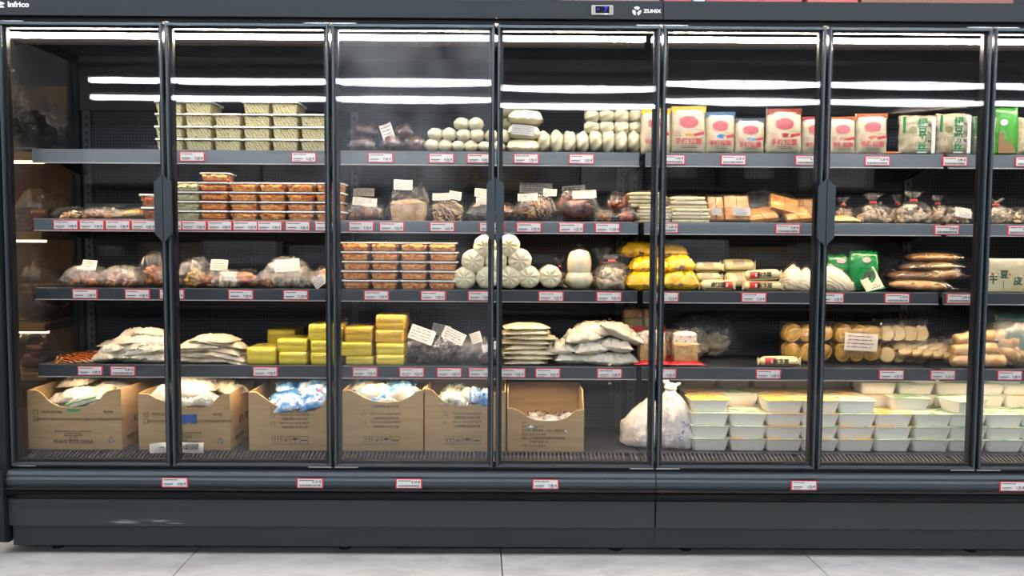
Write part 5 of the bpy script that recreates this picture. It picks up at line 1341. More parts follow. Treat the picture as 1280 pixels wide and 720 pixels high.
food_bag('snack_bag', 'dark bag with glints at the back beside the flatbreads', 'bag', 1100, 321, 1142, 362, .38, M_BLACKM, 3, None, 12, .25, M_FILMC)
# cream pack with green characters, last door
cx, wd, zb, hh = rect(1232, 321, 1290, 364.5, .175)
t = thing('tofu_skin_pack', 'square cream pack with three dark green characters in the last door', 'tofu pack', (cx, .175, tz(3)))
MB().cbox(-wd*.46, wd*.5, 0, .05, .002, hh*.98, .004).build('pack_body', mat('cream_sheet', '#dccf9c', .4, coat=.3, ramp=[(.3, '#cfc088'), (.6, '#e4d8ac')], nscale=8), t)
text('干', .036, mat('ink_green', '#1f4a24', .6), t, (-wd*.33, -.0012, hh*.36), bold=.0012); text('豆', .036, mat('ink_green', '#1f4a24'), t, (-wd*.10, -.0012, hh*.52), bold=.0012); text('皮', .036, mat('ink_green', '#1f4a24'), t, (wd*.2, -.0012, hh*.33), bold=.0012)
decal(t, rc(-wd*.11, hh*.08, -wd*.10, hh*.36), -.0002, mat('ink_green', '#1f4a24'), 'print'); decal(t, ell(wd*.02, hh*.53, .004, .005), -.0002, M_PRINTR, 'print'); decal(t, ell(-wd*.35, hh*.54, .005, .005), -.0002, M_PRINTR, 'print')
fo = pouch(wd*1.12, hh*1.0, .062, sd(), 18, 14, .12, .3, .05).build('film', M_FILMC, t, True); fo.location = (0, .048, hh/2); fo.rotation_euler = (PI/2, 0, 0)

# ------------------------------------------------------------------ TIER 4
pouch_px('meat_pack', 'flat pack of dark orange strips at the end of the fourth shelf', 'meat', 62, 434, 128, 459, .16, M_ORPACK, .16, .020, 4, None, (.16, -.06, .35), zadd=.004, wr=.3)
WGp = 'white rice cake pouches, first heap'
rg = random.Random(5)
spots = [(104, 444, 150, 459, .17, 0, -.45, 'front row, first from the shelf end'), (122, 443, 166, 459, .17, .004, -.55, 'front row, second'), (142, 443, 186, 459, .17, .002, -.3, 'front row, third'), (160, 444, 208, 459, .17, .0, .1, 'front row, rounded end to the aisle'), (182, 444, 216, 460, .17, .002, .5, 'front row, at the door gap'),
         (112, 435, 156, 449, .2, .03, -.5, 'second layer, first'), (132, 432, 178, 447, .2, .034, -.4, 'second layer, second'), (152, 433, 200, 448, .2, .03, -.1, 'second layer, third'), (174, 434, 218, 449, .2, .034, .35, 'second layer, at the door gap'),
         (126, 426, 170, 440, .24, .06, -.55, 'third layer, first'), (148, 424, 194, 439, .24, .064, -.15, 'third layer, middle'), (172, 426, 216, 441, .23, .06, .3, 'third layer, at the door gap'), (142, 419, 184, 432, .28, .09, -.35, 'topmost with a pointed corner'), (166, 419, 210, 433, .27, .092, .25, 'top, at the door gap'), (120, 428, 160, 440, .36, .03, .2, 'behind the heap')]
for q, (x0, y0, x1, y1, Y, za, rz, nm_) in enumerate(spots):
    pouch_px('rice_cake_pouch', 'glossy white tubular pouch, first-door heap, ' + nm_, 'rice cakes', x0, y0, x1, y1, Y, M_POUCH, .06, .040, 4, WGp, (rg.uniform(-.15, .15), (-.16 if rz < 0 else .10)+rg.uniform(-.06, .06), rz), zadd=za, wr=.28, plump=.85)
nm = ['bottom left', 'bottom middle', 'bottom right', 'lower left', 'lower middle', 'lower right', 'middle left', 'middle right', 'upper left', 'upper right', 'top']
for q, (x0, y0, x1, y1, za, r_, rz) in enumerate([(206, 450, 258, 459, 0, .02, .1), (232, 449, 286, 459, .0, -.03, -.1), (258, 448, 310, 459, .004, .14, -.2), (208, 443, 256, 453, .02, -.05, -.15), (232, 442, 284, 452, .02, .05, .12), (256, 442, 306, 453, .022, .2, .05), (212, 437, 262, 447, .042, -.06, .1), (244, 436, 300, 447, .044, .16, -.12), (220, 432, 274, 442, .062, -.02, .05), (246, 431, 302, 442, .064, .18, .15), (238, 428, 290, 438, .084, .05, -.1)]):
    pouch_px('rice_cake_pouch', 'matt white flat pouch, second-door heap, ' + nm[q], 'rice cakes', x0, y0, x1, y1, .17+.015*(q % 3), M_SHEET, .13, .026, 4, 'matt white flat pouches', (.08*((q % 3)-1), r_, rz), zadd=za, wr=.45, plump=.55)
YG = 'yellow noodle blocks'
for (lab, b, Y, za, m_) in (('bottom row, first one, with a clear lid side', (306, 438, 346, 459), .17, 0, M_YBLOCK), ('bottom row, second', (346, 443, 385, 459), .165, 0, M_YBLOCK), ('bottom row, third, over the rail', (386, 444, 426, 459.5), .165, 0, M_YBLOCK),
                        ('second row, above the second', (344, 428, 385, 444), .175, .052, M_YBLOCK), ('second row, above the third', (386, 430, 428, 445), .17, .05, M_YBLOCK), ('single block on top by the door edge', (383, 410, 428, 430), .18, .098, M_YBLOCK), ('at the back with an open film end', (332, 421, 370, 439), .36, .06, M_YBLOCK)):
    block_pack('noodle_block', 'yellow noodle block in the second door, ' + lab, *b, Y, 4, m_, YG, .16, zadd=za)
for (lab, b, Y, za, m_) in (('bottom row left', (430, 448, 468, 459), .17, 0, M_YBLOCK), ('bottom row right', (468, 446, 506, 459), .165, 0, M_YBLOCK), ('second row left, bulging', (424, 432, 466, 449), .17, .037, M_YBLOCK), ('second row right', (468, 433, 506, 447), .17, .043, M_YBLOCK),
                        ('third row left', (429, 414, 467, 433), .18, .092, M_GBLOCK), ('third row right', (467, 417, 506, 434), .175, .088, M_GBLOCK), ('topmost of the tall stack', (468, 399, 508, 418), .18, .142, M_GBLOCK)):
    block_pack('noodle_block', 'golden noodle block in the third door, ' + lab, *b, Y, 4, m_, 'golden noodle blocks', .16, zadd=za)
MGp = 'mushroom bags with white labels'
food_bag('mushroom_bag', 'clear bag of dark mushrooms with a tilted white label, first', 'bag', 503, 405, 546, 459, .18, M_BLACKM, 4, MGp, 14, .22, M_FILMC, crest=.05, labels=((.05, .72, .105, .06, .35),), depth=.14)
food_bag('mushroom_bag', 'clear bag with brown strips and white label, second', 'bag', 538, 408, 582, 459, .17, M_BLACKM, 4, MGp, 14, .22, M_FILMC, crest=.05, labels=((.15, .74, .095, .05, .45),), depth=.13)
food_bag('mushroom_bag', 'clear bag of a round dark mushroom, third', 'bag', 572, 412, 610, 459, .18, M_BLACKM, 4, MGp, 8, .3, M_FILMC, crest=.06, labels=((.1, .75, .045, .045, -.3),), depth=.13)
food_bag('mushroom_bag', 'clear bag with a slanted label at the door edge, fourth', 'bag', 595, 424, 632, 459, .165, M_BLACKM, 4, MGp, 10, .25, M_FILMC, crest=.015, labels=((.0, .7, .075, .03, -.35),), depth=.11)
food_bag('mushroom_bag', 'clear bags of mushrooms at the back of the shelf', 'bag', 530, 405, 600, 458, .36, M_BLACKM, 4, MGp, 14, .22, M_FILMC, crest=.06, depth=.12, labels=((-.2, .8, .08, .05, .2),))
for q in range(8):
    y1 = 459-q*6.4; x0 = 631+[2, 0, -3, 1, -4, 0, -3, 0][q]; x1 = 690+[-6, 0, 2, -4, 0, 3, -4, -5][q]
    pouch_px('pancake_pack', 'flat wrapped pancake pack, %s from the bottom of the stack' % ordinal(q), 'pancakes', x0, y1-8.5, x1, y1, .19, M_PANC, .15, .026, 4, 'stack of flat pancakes', (0, .02*((q % 3)-1), .06*((q % 4)-1.5)), zadd=q*.0205, wr=.2)
FGp = 'white frozen food bags'
nm = ['bottom left', 'bottom middle', 'bottom right', 'bottom far right', 'second layer left', 'second layer middle', 'second layer right', 'third layer', 'topmost with a pointed corner', 'sloping at the right end']
for q, (x0, y0, x1, y1, Y, za, r_, rz) in enumerate([(692, 443, 740, 459, .17, 0, 0, .1), (728, 443, 776, 459, .165, 0, .05, -.1), (756, 436, 795, 459, .17, 0, -.1, .2), (696, 440, 760, 458, .3, 0, 0, .1), (684, 429, 722, 446, .18, .042, -.05, -.15), (716, 430, 762, 446, .18, .05, -.1, .1), (748, 426, 792, 444, .19, .052, .1, -.1), (706, 417, 752, 433, .23, .09, -.12, .1), (716, 408, 772, 426, .26, .115, -.1, .0), (746, 410, 804, 426, .2, .105, .42, .1)]):
    pouch_px('frozen_food_bag', 'glossy white frozen bag, ' + nm[q], 'frozen food', x0, y0, x1, y1, Y, M_POUCH, .13, .05, 4, FGp, (.1*((q % 3)-1), r_, rz), zadd=za, wr=.45)
# red packs with bread
def red_box(label, x0, y0, x1, y1, Y, zadd):
    cx, wd, zb, hh = rect(x0, y0, x1, y1, Y)
    t = thing('red_bread_pack', label, 'bread', (cx, Y+.05, tz(4)+zadd), (0, 0, 0), 'red packs of bread')
    MB().cbox(-wd/2, wd/2, -.05, .05, 0, hh*.45, .003).build('red_sleeve', M_REDPACK, t)
    for s in (-1, 1): lumpy_box(wd*.46, .09, hh*.26, sd(), (7, 5, 4), .002, .97).build('bread_bar', mat('ochre_bread', '#9c8a3a', .5, ramp=[(.3, '#84702a'), (.7, '#b3a258')], nscale=30), t, True, loc=(s*wd*.24, 0, hh*.44))
    for s in (-1, 1): lumpy_box(wd*.46, .085, hh*.28, sd(), (7, 5, 4), .002, .97).build('bread_bar', M_BREAD, t, True, loc=(s*wd*.24, 0, hh*.70))
    film_shell(t, wd*1.03, .115, hh*1.04, M_FILM, sd(), .05)
    text('面包干', hh*.16, M_WHITE, t, (0, -.0512, hh*.22), bold=.0006)
red_box('stacked pack with a red sleeve and bread bars behind the bread bags', 778, 382, 832, 423, .33, .085)
MB_ = MB()
def bread_bag(label, x0, y0, x1, y1, Y):
    cx, wd, zb, hh = rect(x0, y0, x1, y1, Y); z = tz(4); hh = zb+hh-z
    t = thing('bread_bag', label, 'bread', (cx, Y+.06, z), (0, 0, 0), 'red packs of bread')
    lumpy_box(wd*.86, .09, hh*.58, sd(), (9, 6, 7), .003, .96).build('bread', mat('sliced_bread', '#c89a52', .55, ramp=[(.3, '#a87632'), (.55, '#cfa45e'), (.8, '#e0c08a')], nscale=45, bump=(120, .5, .003)), t, True, loc=(0, 0, .012))
    lumpy_box(wd*.84, .05, hh*.36, sd(), (9, 5, 6), .004, 1.0).build('paper_header', mat('header_paper', '#e2d3c2', .4, coat=.3), t, True, loc=(0, 0, hh*.62))
    for q in range(5): decal(t, ell(-wd*.3+q*wd*.15, hh*(.72+.12*(q % 2)), .004, .004, 8), -.027, M_PRINTR if q % 2 else mat('leaf_print', '#5a8a3a', .4), 'print_dot')
    pouch(wd*1.22, .13, .02, sd(), 18, 12, .5, .6, .05).build('red_base', M_REDPACK, t, True)
    film_shell(t, wd*1.05, .118, hh*1.04, M_FILMC, sd(), .08)
bread_bag('bread in a clear bag on a red base, left of the door frame', 797, 415, 838, 459, .18)
bread_bag('bread in a clear bag on a red base, right of the door frame', 840, 416, 878, 459.5, .175)
bread_bag('bread bag behind the door frame', 822, 413, 856, 458, .32)
sausage('single red-labelled tofu sausage lying alone on the fourth shelf', 950, 446.5, 1003, 459.5, .175, 0, True, roll=-.0, tier=4)
food_bag('frozen_food_bag', 'greyish heap standing in for a reflection far back on the empty fourth shelf', 'frozen food', 836, 400, 930, 424, .40, M_SHEET, 4, None, 10, .3, M_FILM, depth=.12, ch=.9)  # solid heap added in place of a ghost reflection of bags
def puff_pack(label, x0, y0, x1, y1, Y, cols, lab=False):
    cx, wd, zb, hh = rect(x0, y0, x1, y1, Y)
    t = thing('tofu_puff_pack', label, 'tofu puffs', (cx, Y+.045, tz(4)), (0, 0, 0), 'packs of round yellow tofu puffs')
    hh = zb+hh-tz(4)
    for j in range(2):
        for i in range(cols):
            for d in range(2):
                rx = wd*.94/cols/2; rz = hh*.47/2
                key = ('puff', round(rx, 3))
                if key not in G: G[key] = MB().loft([[(rx*k*math.cos(a)*1.02, y, rz*k*math.sin(a)*1.02) for a in np.linspace(0, 2*PI, 19)[:-1]] for (k, y) in ((.25, -.013), (.70, -.014), (.76, -.010), (.84, -.0155), (.95, -.013), (1, -.006), (1, .010), (.9, .016))]).mesh('puff', True)
                obj('puff', G[key], M_COOKIE, t, loc=(-wd*.47+rx*(2*i+1), -.024+d*.036, hh*.03+rz*(2*j+1)), rot=(0, .5*(i+j), 0))
    fo = pouch(wd*1.06, hh*1.04, .11, sd(), 18, 12, .10, .3, .05).build('film', M_FILMC, t, True); fo.location = (0, .035, hh/2); fo.rotation_euler = (PI/2, 0, 0)
    if lab: flat_label(t, wd*.68, hh*.42, (0, -.066, hh*.55), (0, .05, 0), M_PAPER, 4)
puff_pack('pack of six round yellow tofu puffs across the door frame', 981, 404, 1042, 446, .27, 3)
puff_pack('pack of round yellow tofu puffs with a white label', 1044, 404, 1104, 446, .27, 3, True)
def coin_pack(label, x0, y0, x1, y1, Y, lean, rows, cols, crest=0.0):
    cx, wd, zb, hh = rect(x0, y0, x1, y1, Y)
    t = thing('tofu_coin_pack', label, 'tofu coins', (cx, Y+.04, tz(4)+(.036 if lean > 1 else .004)), (-lean, 0, 0), 'packs of pale tofu coins')
    hh = (zb+hh-tz(4)-crest)
    if 'c' not in G: G['c'] = MB().loft([[(k*math.cos(a), y, k*math.sin(a)) for a in np.linspace(0, 2*PI, 19)[:-1]] for (k, y) in ((.93, -.35), (1, -.25), (1, .3))]).mesh('coin')
    for j in range(rows):
        for i in range(cols):
            r = min(wd/cols*.62, hh/rows*.54)
            o = obj('coin', G['c'], M_COIN, t, loc=(-wd*.5+wd*(i+.5)/cols, -.014+.004*i, r*1.08+(hh-2.1*r)*j/max(1, rows-1)), rot=(-.12, 0, -.30), scale=(r, .012, r))
            obj('coin_edge', G['c'], M_COINEDGE, t, loc=(-wd*.5+wd*(i+.5)/cols+.001, -.007+.004*i, r*1.08+(hh-2.1*r)*j/max(1, rows-1)), rot=(-.12, 0, -.30), scale=(r*1.15, .012, r*1.15))
    fo = pouch(wd*1.12, (hh+crest)*1.02, .075, sd(), 18, 14, .14, .35, .05).build('film', M_FILMC, t, True); fo.location = (0, .03, (hh+crest)/2); fo.rotation_euler = (PI/2, 0, 0)
    return t
coin_pack('upright pack of pale coins in two rows', 1106, 402, 1166, 447, .25, .12, 2, 4, .03)
food_bag('snack_bag', 'clear bag of brown flakes behind the pale coins', 'bag', 1102, 393, 1160, 446, .40, M_BREAD, 4, None, 16, .25, M_FILMC, crest=.02)
t = coin_pack('slab of pale coins lying in front, over the rail seam', 1134, 404, 1202, 459.5, .19, 1.25, 4, 5, .0)
food_bag('snack_bag', 'crumpled clear bag with brown tubes beside the last door frame', 'bag', 1168, 412, 1216, 458, .30, M_TUBE, 4, None, 10, .25, M_FILMC, crest=.04)
def tube_pack(label, x0, y0, x1, y1, Y, zadd, rz=0.0, roll=0.0):
    cx, wd, zb, hh = rect(x0, y0, x1, y1, Y)
    t = thing('tofu_tube', label, 'tofu tube', (cx, Y+hh*.5, tz(4)+zadd), (0, roll, rz), 'wrapped tofu tubes')
    L = [[(u*wd*.46, hh*.48*k*math.cos(a)*1.1, hh*.5+hh*.48*k*math.sin(a)) for a in np.linspace(0, 2*PI, 15)[:-1]] for (u, k) in ((-1, .8), (-.96, .97), (-.5, 1), (0, .98), (.5, 1.01), (.96, .97), (1, .8))]
    MB().loft(L).build('tube', M_TUBE, t, True)
    film_shell(t, wd*1.08, hh*1.25, hh*1.1, M_FILMC, sd(), .15)
tube_pack('tofu tube at the bottom, in front', 1192, 443, 1262, 459.5, .175, 0)
tube_pack('tofu tube in the second layer', 1192, 430, 1252, 445, .19, .048, .05, -.05)
tube_pack('tofu tube on top, sloping up to one side', 1194, 418, 1262, 433, .23, .095, .1, -.1)
food_bag('snack_bag', 'large bag of orange crisps at the photo edge', 'bag', 1244, 410, 1300, 460, .2, M_TUBE, 4, None, 14, .25, M_FILMM, depth=.14)
for q, (x0, y0, x1, y1, Y) in enumerate([(1242, 393, 1296, 430, .3), (1234, 383, 1290, 415, .36)]):
    t, w_, h_ = upright_pack('teal_pack', ['teal pack with a small round emblem, in front', 'teal pack at the back of the last door'][q], 'pack', x0, y0, x1, y1+30, Y, M_TEAL, 4, 'teal packs', .04)
    decal(t, ell(-w_*.2, h_*.72, .008, .006, 12), -.028, M_PAPER, 'emblem_patch')
# ------------------------------------------------------------------ TIER 5: cardboard boxes on the deck
YB = .128
def carton(label, x0, y0, x1, y1, depth, prof, side=None, yb=YB, rightpx=None):
    """open box, front wall torn down along prof(u) (fractions of the height, u from 0 to 1)"""
    cx, wd, zb, hh = rect(x0, y0, x1, y1, yb); z = DECKZ+.0006; th = .004
    t = thing('cardboard_box', label, 'box', (cx, yb, z), (0, 0, 0), 'cardboard boxes on the deck')
    n = 33; us = np.linspace(0, 1, n)
    pts = [(-wd/2, 0)]+[(wd/2, 0)]+[(-wd/2+wd*u, hh*prof(u)) for u in us[::-1]]
    mb = MB(); V = []
    for y in (0, th):
        for u in us: V += [(-wd/2+wd*u, y, 0), (-wd/2+wd*u, y, hh*prof(u))]
    F = []; m = 2*n
    for i in range(n-1):
        a = 2*i; F += [(a, a+2, a+3, a+1), (m+a, m+a+1, m+a+3, m+a+2), (a+1, a+3, m+a+3, m+a+1), (a, m+a, m+a+2, a+2)]
    F += [(0, 1, m+1, m), (2*n-2, m+2*n-2, m+2*n-1, 2*n-1)]
    mb.add(V, F).build('front_wall', M_CARD, t)
    e = MB(); V = []
    for u in us:
        for (dy, dz) in ((-.0006, -.0012), (-.0006, .0008), (th+.0006, .0008), (th+.0006, -.0012)): V.append((-wd/2+wd*u, dy, hh*prof(u)+dz))
    e.loft([V[4*i:4*i+4] for i in range(n)]).build('torn_edge', M_CARDIN, t)
    hb = hh*(1.0 if side is None else side)
    for s, nm in ((-1, 'side_wall'), (1, 'side_wall')):
        x = s*wd/2; hs = hh*prof(0 if s < 0 else 1)
        MB().loft([[(x, th, 0), (x-s*th, th, 0), (x-s*th, th, hs), (x, th, hs)], [(x, th+.05, 0), (x-s*th, th+.05, 0), (x-s*th, th+.05, max(hs, hb)), (x, th+.05, max(hs, hb))], [(x, depth, 0), (x-s*th, depth, 0), (x-s*th, depth, hb), (x, depth, hb)]]).build(nm, M_CARD, t)
    MB().box(-wd/2+th, wd/2-th, depth-th, depth, 0, hb).build('back_wall', M_CARD, t)
    MB().box(-wd/2+th, wd/2-th, th, depth-th, 0, th).build('bottom', M_CARD, t)
    return t, wd, hh
def ink(t, x0, z0, x1, z1, m=None): MB().box(x0, x1, -.0009, -.0001, z0, z1).build('print', m or M_CARDINK, t)
def frame_ink(t, cx, cz, w, h, b=.0014, m=None, name='check_box'):
    mb = MB(); mb.box(cx-w/2, cx+w/2, -.0009, -.0001, cz-h/2, cz-h/2+b); mb.box(cx-w/2, cx+w/2, -.0009, -.0001, cz+h/2-b, cz+h/2)
    mb.box(cx-w/2, cx-w/2+b, -.0009, -.0001, cz-h/2+b, cz+h/2-b); mb.box(cx+w/2-b, cx+w/2, -.0009, -.0001, cz-h/2+b, cz+h/2-b)
    mb.build(name, m or M_CARDINK, t)
def tick(t, cx, cz, s, m=None):
    MB().prism([(cx-s*.5, cz+s*.1), (cx-s*.1, cz-s*.45), (cx+s*.9, cz+s*.5), (cx-s*.08, cz-s*.2), (cx-s*.38, cz+s*.2)], 'y', -.0011, -.0002).build('tick_mark', m or M_PRINTK, t)
M_RECY = mat('recycle_print', '#4b6f86', .8)
def recycle(t, cx, cz, r):
    for q in range(3):
        a = PI/2+q*2*PI/3; mb = MB(); arc = np.linspace(-.75, .45, 7)
        o_ = [(cx+r*math.cos(a+u), cz+r*math.sin(a+u)) for u in arc]; i_ = [(cx+r*.62*math.cos(a+u), cz+r*.62*math.sin(a+u)) for u in arc[::-1]]
        mb.prism(o_+i_, 'y', -.0009, -.0001)
        mb.prism([(cx+r*1.2*math.cos(a+.45), cz+r*1.2*math.sin(a+.45)), (cx+r*.82*math.cos(a+.85), cz+r*.82*math.sin(a+.85)), (cx+r*.42*math.cos(a+.45), cz+r*.42*math.sin(a+.45))], 'y', -.0009, -.0001)
        mb.build('recycle_arrow', M_RECY, t)
def lerp_prof(ps):
    xs = [p[0] for p in ps]; ys = [p[1] for p in ps]
    return lambda u: float(np.interp(u, xs, ys))
def rice_carton(label, x0, x1, y0, prof, variant):
    t, w, h = carton(label, x0, y0, x1, 564, .30, prof)
    k = w/.385
    lx = -w*.34
    l1 = 'PASTA DE ARROZ EN LÁMINAS/RICE CAKE 떡국떡'; l2 = 'PASTA DE ARROZ EN BARRITA/RICE CAKE OF TTEOKBOKKI/떡볶이떡'
    yy1, yy2 = h*.625, h*.505
    def clip(body, z, size):      # the part of the line that is on the remaining card
        return text(body, size, M_CARDINK, t, (w*.04, -.0006, z), sx=.80)
    frame_ink(t, -w*.415, yy1, .020, .020); frame_ink(t, -w*.415, yy2, .020, .020)
    tick(t, -w*.41, yy2 if variant == 0 else yy1+.002, .016, mat('green_tick', '#2a4a38', .7) if variant == 0 else None)
    text('PASTA DE ARR', .0155, M_CARDINK, t, (-w*.35, -.0006, yy1), align='LEFT', sx=.82); text('떡국떡', .0155, M_CARDINK, t, (w*.36, -.0006, yy1), sx=.9)
    text(l2, .0155, M_CARDINK, t, (w*.055, -.0006, yy2), sx=.735*k)
    for q, (s_, body) in enumerate(((.0085, 'PRODUCTO FABRICADO EN COREA DEL SUR'), (.0085, 'CONSERVAR EN FRIO'), (.0085, 'PESO NETO: 500G X 20'), (.0075, 'LOTE / FECHA'), (.0075, 'INGR: ARROZ'))):
        text(body, s_, M_CARDINK, t, (-w*.02, -.0006, h*(.30-.036*q)), sx=.85)
    text('MADE IN KOREA', .0225, M_CARDINK, t, (-w*.02, -.0006, h*.125), sx=.95)
    recycle(t, w*.385, h*.155, .0125)
    # side print towards the gap
    text('KR-떡', .045, M_CARDINK, t, (w/2+.0006, .16, h*.42), (PI/2, 0, PI/2)); text('대용량 포장', .022, M_CARDINK, t, (w/2+.0006, .10, h*.15), (PI/2, 0, PI/2))
    return t, w, h
p1 = lerp_prof([(0, .985), (.10, .99), (.15, .95), (.24, .79), (.34, .72), (.45, .695), (.58, .705), (.70, .76), (.78, .86), (.83, .96), (.9, 1.0), (1, 1.02)])
t1, w1, h1 = rice_carton('cardboard box of white and green pouches, at the end of the deck', 35, 152, 490, p1, 0)
ink(t1, -w1*.08, h1*.675-.010, w1*.06, h1*.675+.002, mat('green_tape', '#2f8f5a', .4))
p2 = lerp_prof([(0, .985), (.12, .98), (.2, .9), (.32, .84), (.42, .80), (.55, .735), (.72, .74), (.80, .80), (.86, .92), (.92, .99), (1, 1.0)])
t2, w2, h2 = rice_carton('cardboard box with a blue patch, second along the deck', 173, 288, 493.5, p2, 1)
MB().prism([(-w2*.065, h2*.47), (w2*.02, h2*.46), (w2*.04, h2*.485), (w2*.13, h2*.46), (w2*.14, h2*.63), (-w2*.065, h2*.62)], 'y', -.0012, -.0002).build('blue_patch', mat('blue_paint', '#1d4f9a', .5), t2)
def stick_carton(label, x0, x1, y0, prof, dep=.26, off=0.0):
    t, w, h = carton(label, x0, y0, x1, 564, dep, prof)
    cx = off
    for q, z in enumerate((.60, .46)):
        frame_ink(t, cx-.075, h*z, .017, .013, .0012, M_CARDBLUE)
        text('Pasta de arroz cocida %dg*20' % (500 if q == 0 else 360), .0125, M_CARDBLUE, t, (cx+.012, -.0006, h*z+.004), sx=.78)
        text('火锅年糕条 %d克*%d袋' % (500 if q == 0 else 360, 20), .0125, M_CARDBLUE, t, (cx+.012, -.0006, h*(z-.06)), sx=.85)
    for q in range(4):
        fx = cx-.062+q*.0375; frame_ink(t, fx, h*.17, .034, .034, .0012, M_CARDBLUE, 'symbol_frame')
        if q == 0:
            for s in (-.006, .006): MB().prism([(fx+s-.0012, h*.17-.011), (fx+s+.0012, h*.17-.011), (fx+s+.0012, h*.17+.004), (fx+s+.004, h*.17+.004), (fx+s, h*.17+.012), (fx+s-.004, h*.17+.004), (fx+s-.0012, h*.17+.004)], 'y', -.0009, -.0001).build('arrow_symbol', M_CARDBLUE, t)
        elif q == 1:
            mb = MB()
            for a in range(6): mb.prism([(fx+.011*math.cos(a*PI/3)+.001, h*.17+.011*math.sin(a*PI/3)), (fx+.001, h*.17-.001), (fx-.001, h*.17+.001), (fx+.011*math.cos(a*PI/3)-.001, h*.17+.011*math.sin(a*PI/3)+.001)], 'y', -.0009, -.0001)
            mb.build('frost_symbol', M_CARDBLUE, t)
        elif q == 2:
            MB().prism([(fx+.012*math.cos(a), h*.17+.002+.010*math.sin(a)) for a in np.linspace(0, PI, 11)], 'y', -.0009, -.0001).build('umbrella_symbol', M_CARDBLUE, t)
            MB().box(fx-.0008, fx+.0008, -.0009, -.0001, h*.17-.012, h*.17+.002).build('umbrella_symbol', M_CARDBLUE, t)
        else: MB().box(fx-.013, fx+.013, -.0009, -.0001, h*.17-.002, h*.17+.003).build('bar_symbol', M_CARDBLUE, t)
    return t, w, h
p3 = lerp_prof([(0, 1.0), (.10, 1.0), (.17, .93), (.28, .82), (.42, .72), (.6, .68), (.80, .68), (.86, .72), (.94, .86), (1, .97)])
t3, w3, h3 = stick_carton('cardboard box with steep torn front of blue and red packets', 311, 412, 492, p3, .28, .01)
frame_ink(t3, -.075+.01, h3*.735, .017, .013, .0012, M_CARDBLUE); text('火锅年糕条 480克*20袋', .0125, M_CARDBLUE, t3, (.025, -.0006, h3*.665), sx=.8)
p4 = lerp_prof([(0, .99), (.10, 1.0), (.18, .95), (.28, .87), (.4, .82), (.56, .80), (.72, .83), (.84, .90), (.92, .99), (1, 1.01)])
t4, w4, h4 = stick_carton('cardboard box with shallow scooped front holding pale blue snack bags', 428, 529, 489, p4, .26, .0)
text('火锅年糕条 480克*20袋', .0125, M_CARDBLUE, t4, (.012, -.0006, h4*.735), sx=.85)
p5 = lerp_prof([(0, 1.0), (.05, 1.0), (.10, .98), (.16, .89), (.24, .80), (.34, .755), (.5, .735), (.62, .74), (.74, .80), (.84, .92), (.9, .96), (1, .965)])
t5, w5, h5 = stick_carton('cardboard box running behind a door frame, clear bags inside', 531, 632, 487, p5, .26, -.005)
p7 = lerp_prof([(0, .985), (.08, .98), (.16, .92), (.26, .79), (.36, .72), (.5, .70), (.66, .71), (.78, .78), (.86, .90), (.92, .95), (1, .96)])
t7, w7, h7 = carton('short cardboard box with a deep scoop and rows of Chinese print', 634, 509.5, 730, 564, .25, p7, 1.34)
for q, ln in enumerate(('品名：年糕', '净含量：500克×20', '生产商：青青食品（山东）有限公司', '电话：0532-8351788', '地址：山东省青岛市城阳区流亭街道', '　　　空港产业园八号', '产地：山东省青岛市')):
    if q == 0: ln = '品名'
    text(ln, .0115, M_CARDBLUE, t7, (-w7*.31, -.0006, h7*(.655-.088*q)), align='LEFT', sx=.95)
# things in the boxes
def in_box(name, label, cat, px0, px1, py, Y, l, h, m, rot, group, wr=.2, dz=0.0):
    a = at(px0, py, Y); b = at(px1, py, Y)
    return pouch_item(name, label, cat, (a[0]+b[0])/2, Y, a[2]-h*.6+dz, b[0]-a[0], l, h, m, group, rot, wr=wr)
M_GREENSTRIPE = mat('green_stripe', '#5faa4a', .4)
GW = 'white pouches in the first cardboard box'
rg = random.Random(3)
L1 = [(78, 122, 476, .30, .11, .035, (.15, -.12, -.35)), (95, 150, 490, .26, .10, .035, (.3, -.25, .25)), (75, 120, 492, .20, .10, .03, (.35, -.1, -.1)), (100, 152, 497, .21, .08, .03, (.3, -.32, .4)), (110, 165, 479, .36, .10, .03, (.1, .2, -.2)), (120, 168, 484, .30, .09, .03, (.2, .15, -.3)), (85, 130, 499, .165, .06, .03, (.3, -.28, .0)), (62, 100, 500, .25, .10, .04, (.2, .1, .2)), (112, 146, 500, .175, .06, .03, (.3, -.3, .2))]
nm = ['big one with print under the rail', 'middle one', 'curled edge on the left', 'with a green stripe', 'right rear', 'right middle with green edge', 'nearest the torn edge', 'half buried left', 'half buried right']
for q, (a_, b_, py, Y, l, h, r_) in enumerate(L1):
    t = in_box('rice_cake_pouch', 'white pouch in the end box, ' + nm[q], 'rice cakes', a_, b_, py, Y, l, h, M_POUCH, r_, GW, wr=.5)
    wd_ = at(b_, py, Y)[0]-at(a_, py, Y)[0]
    if q in (1, 3, 5, 6): MB().box(-wd_*.44, wd_*.44, -l*.44, -l*.24, h*.80, h*.92).build('green_stripe', M_GREENSTRIPE, t)
    if q in (3, 8): MB().box(-wd_*.1, wd_*.12, -l*.2, -l*.05, h*.9, h*.97).build('print_patch', mat('rust_print', '#a8562c', .4), t)
L2 = [(214, 272, 480, .26, .13, .05, (.1, 0, .05)), (262, 306, 482, .30, .10, .05, (.1, .2, -.5)), (216, 268, 494, .19, .09, .05, (.15, .05, .0)), (190, 222, 492, .22, .10, .06, (.1, .3, .1)), (240, 278, 500, .165, .06, .04, (.2, .1, .05)), (206, 250, 501, .165, .06, .035, (.2, 0, 0))]
nm = ['large white topmost', 'right rear with grey print', 'printed one along the torn edge', 'rounded end at the door frame', 'white fold at the lowest dip', 'lower left']
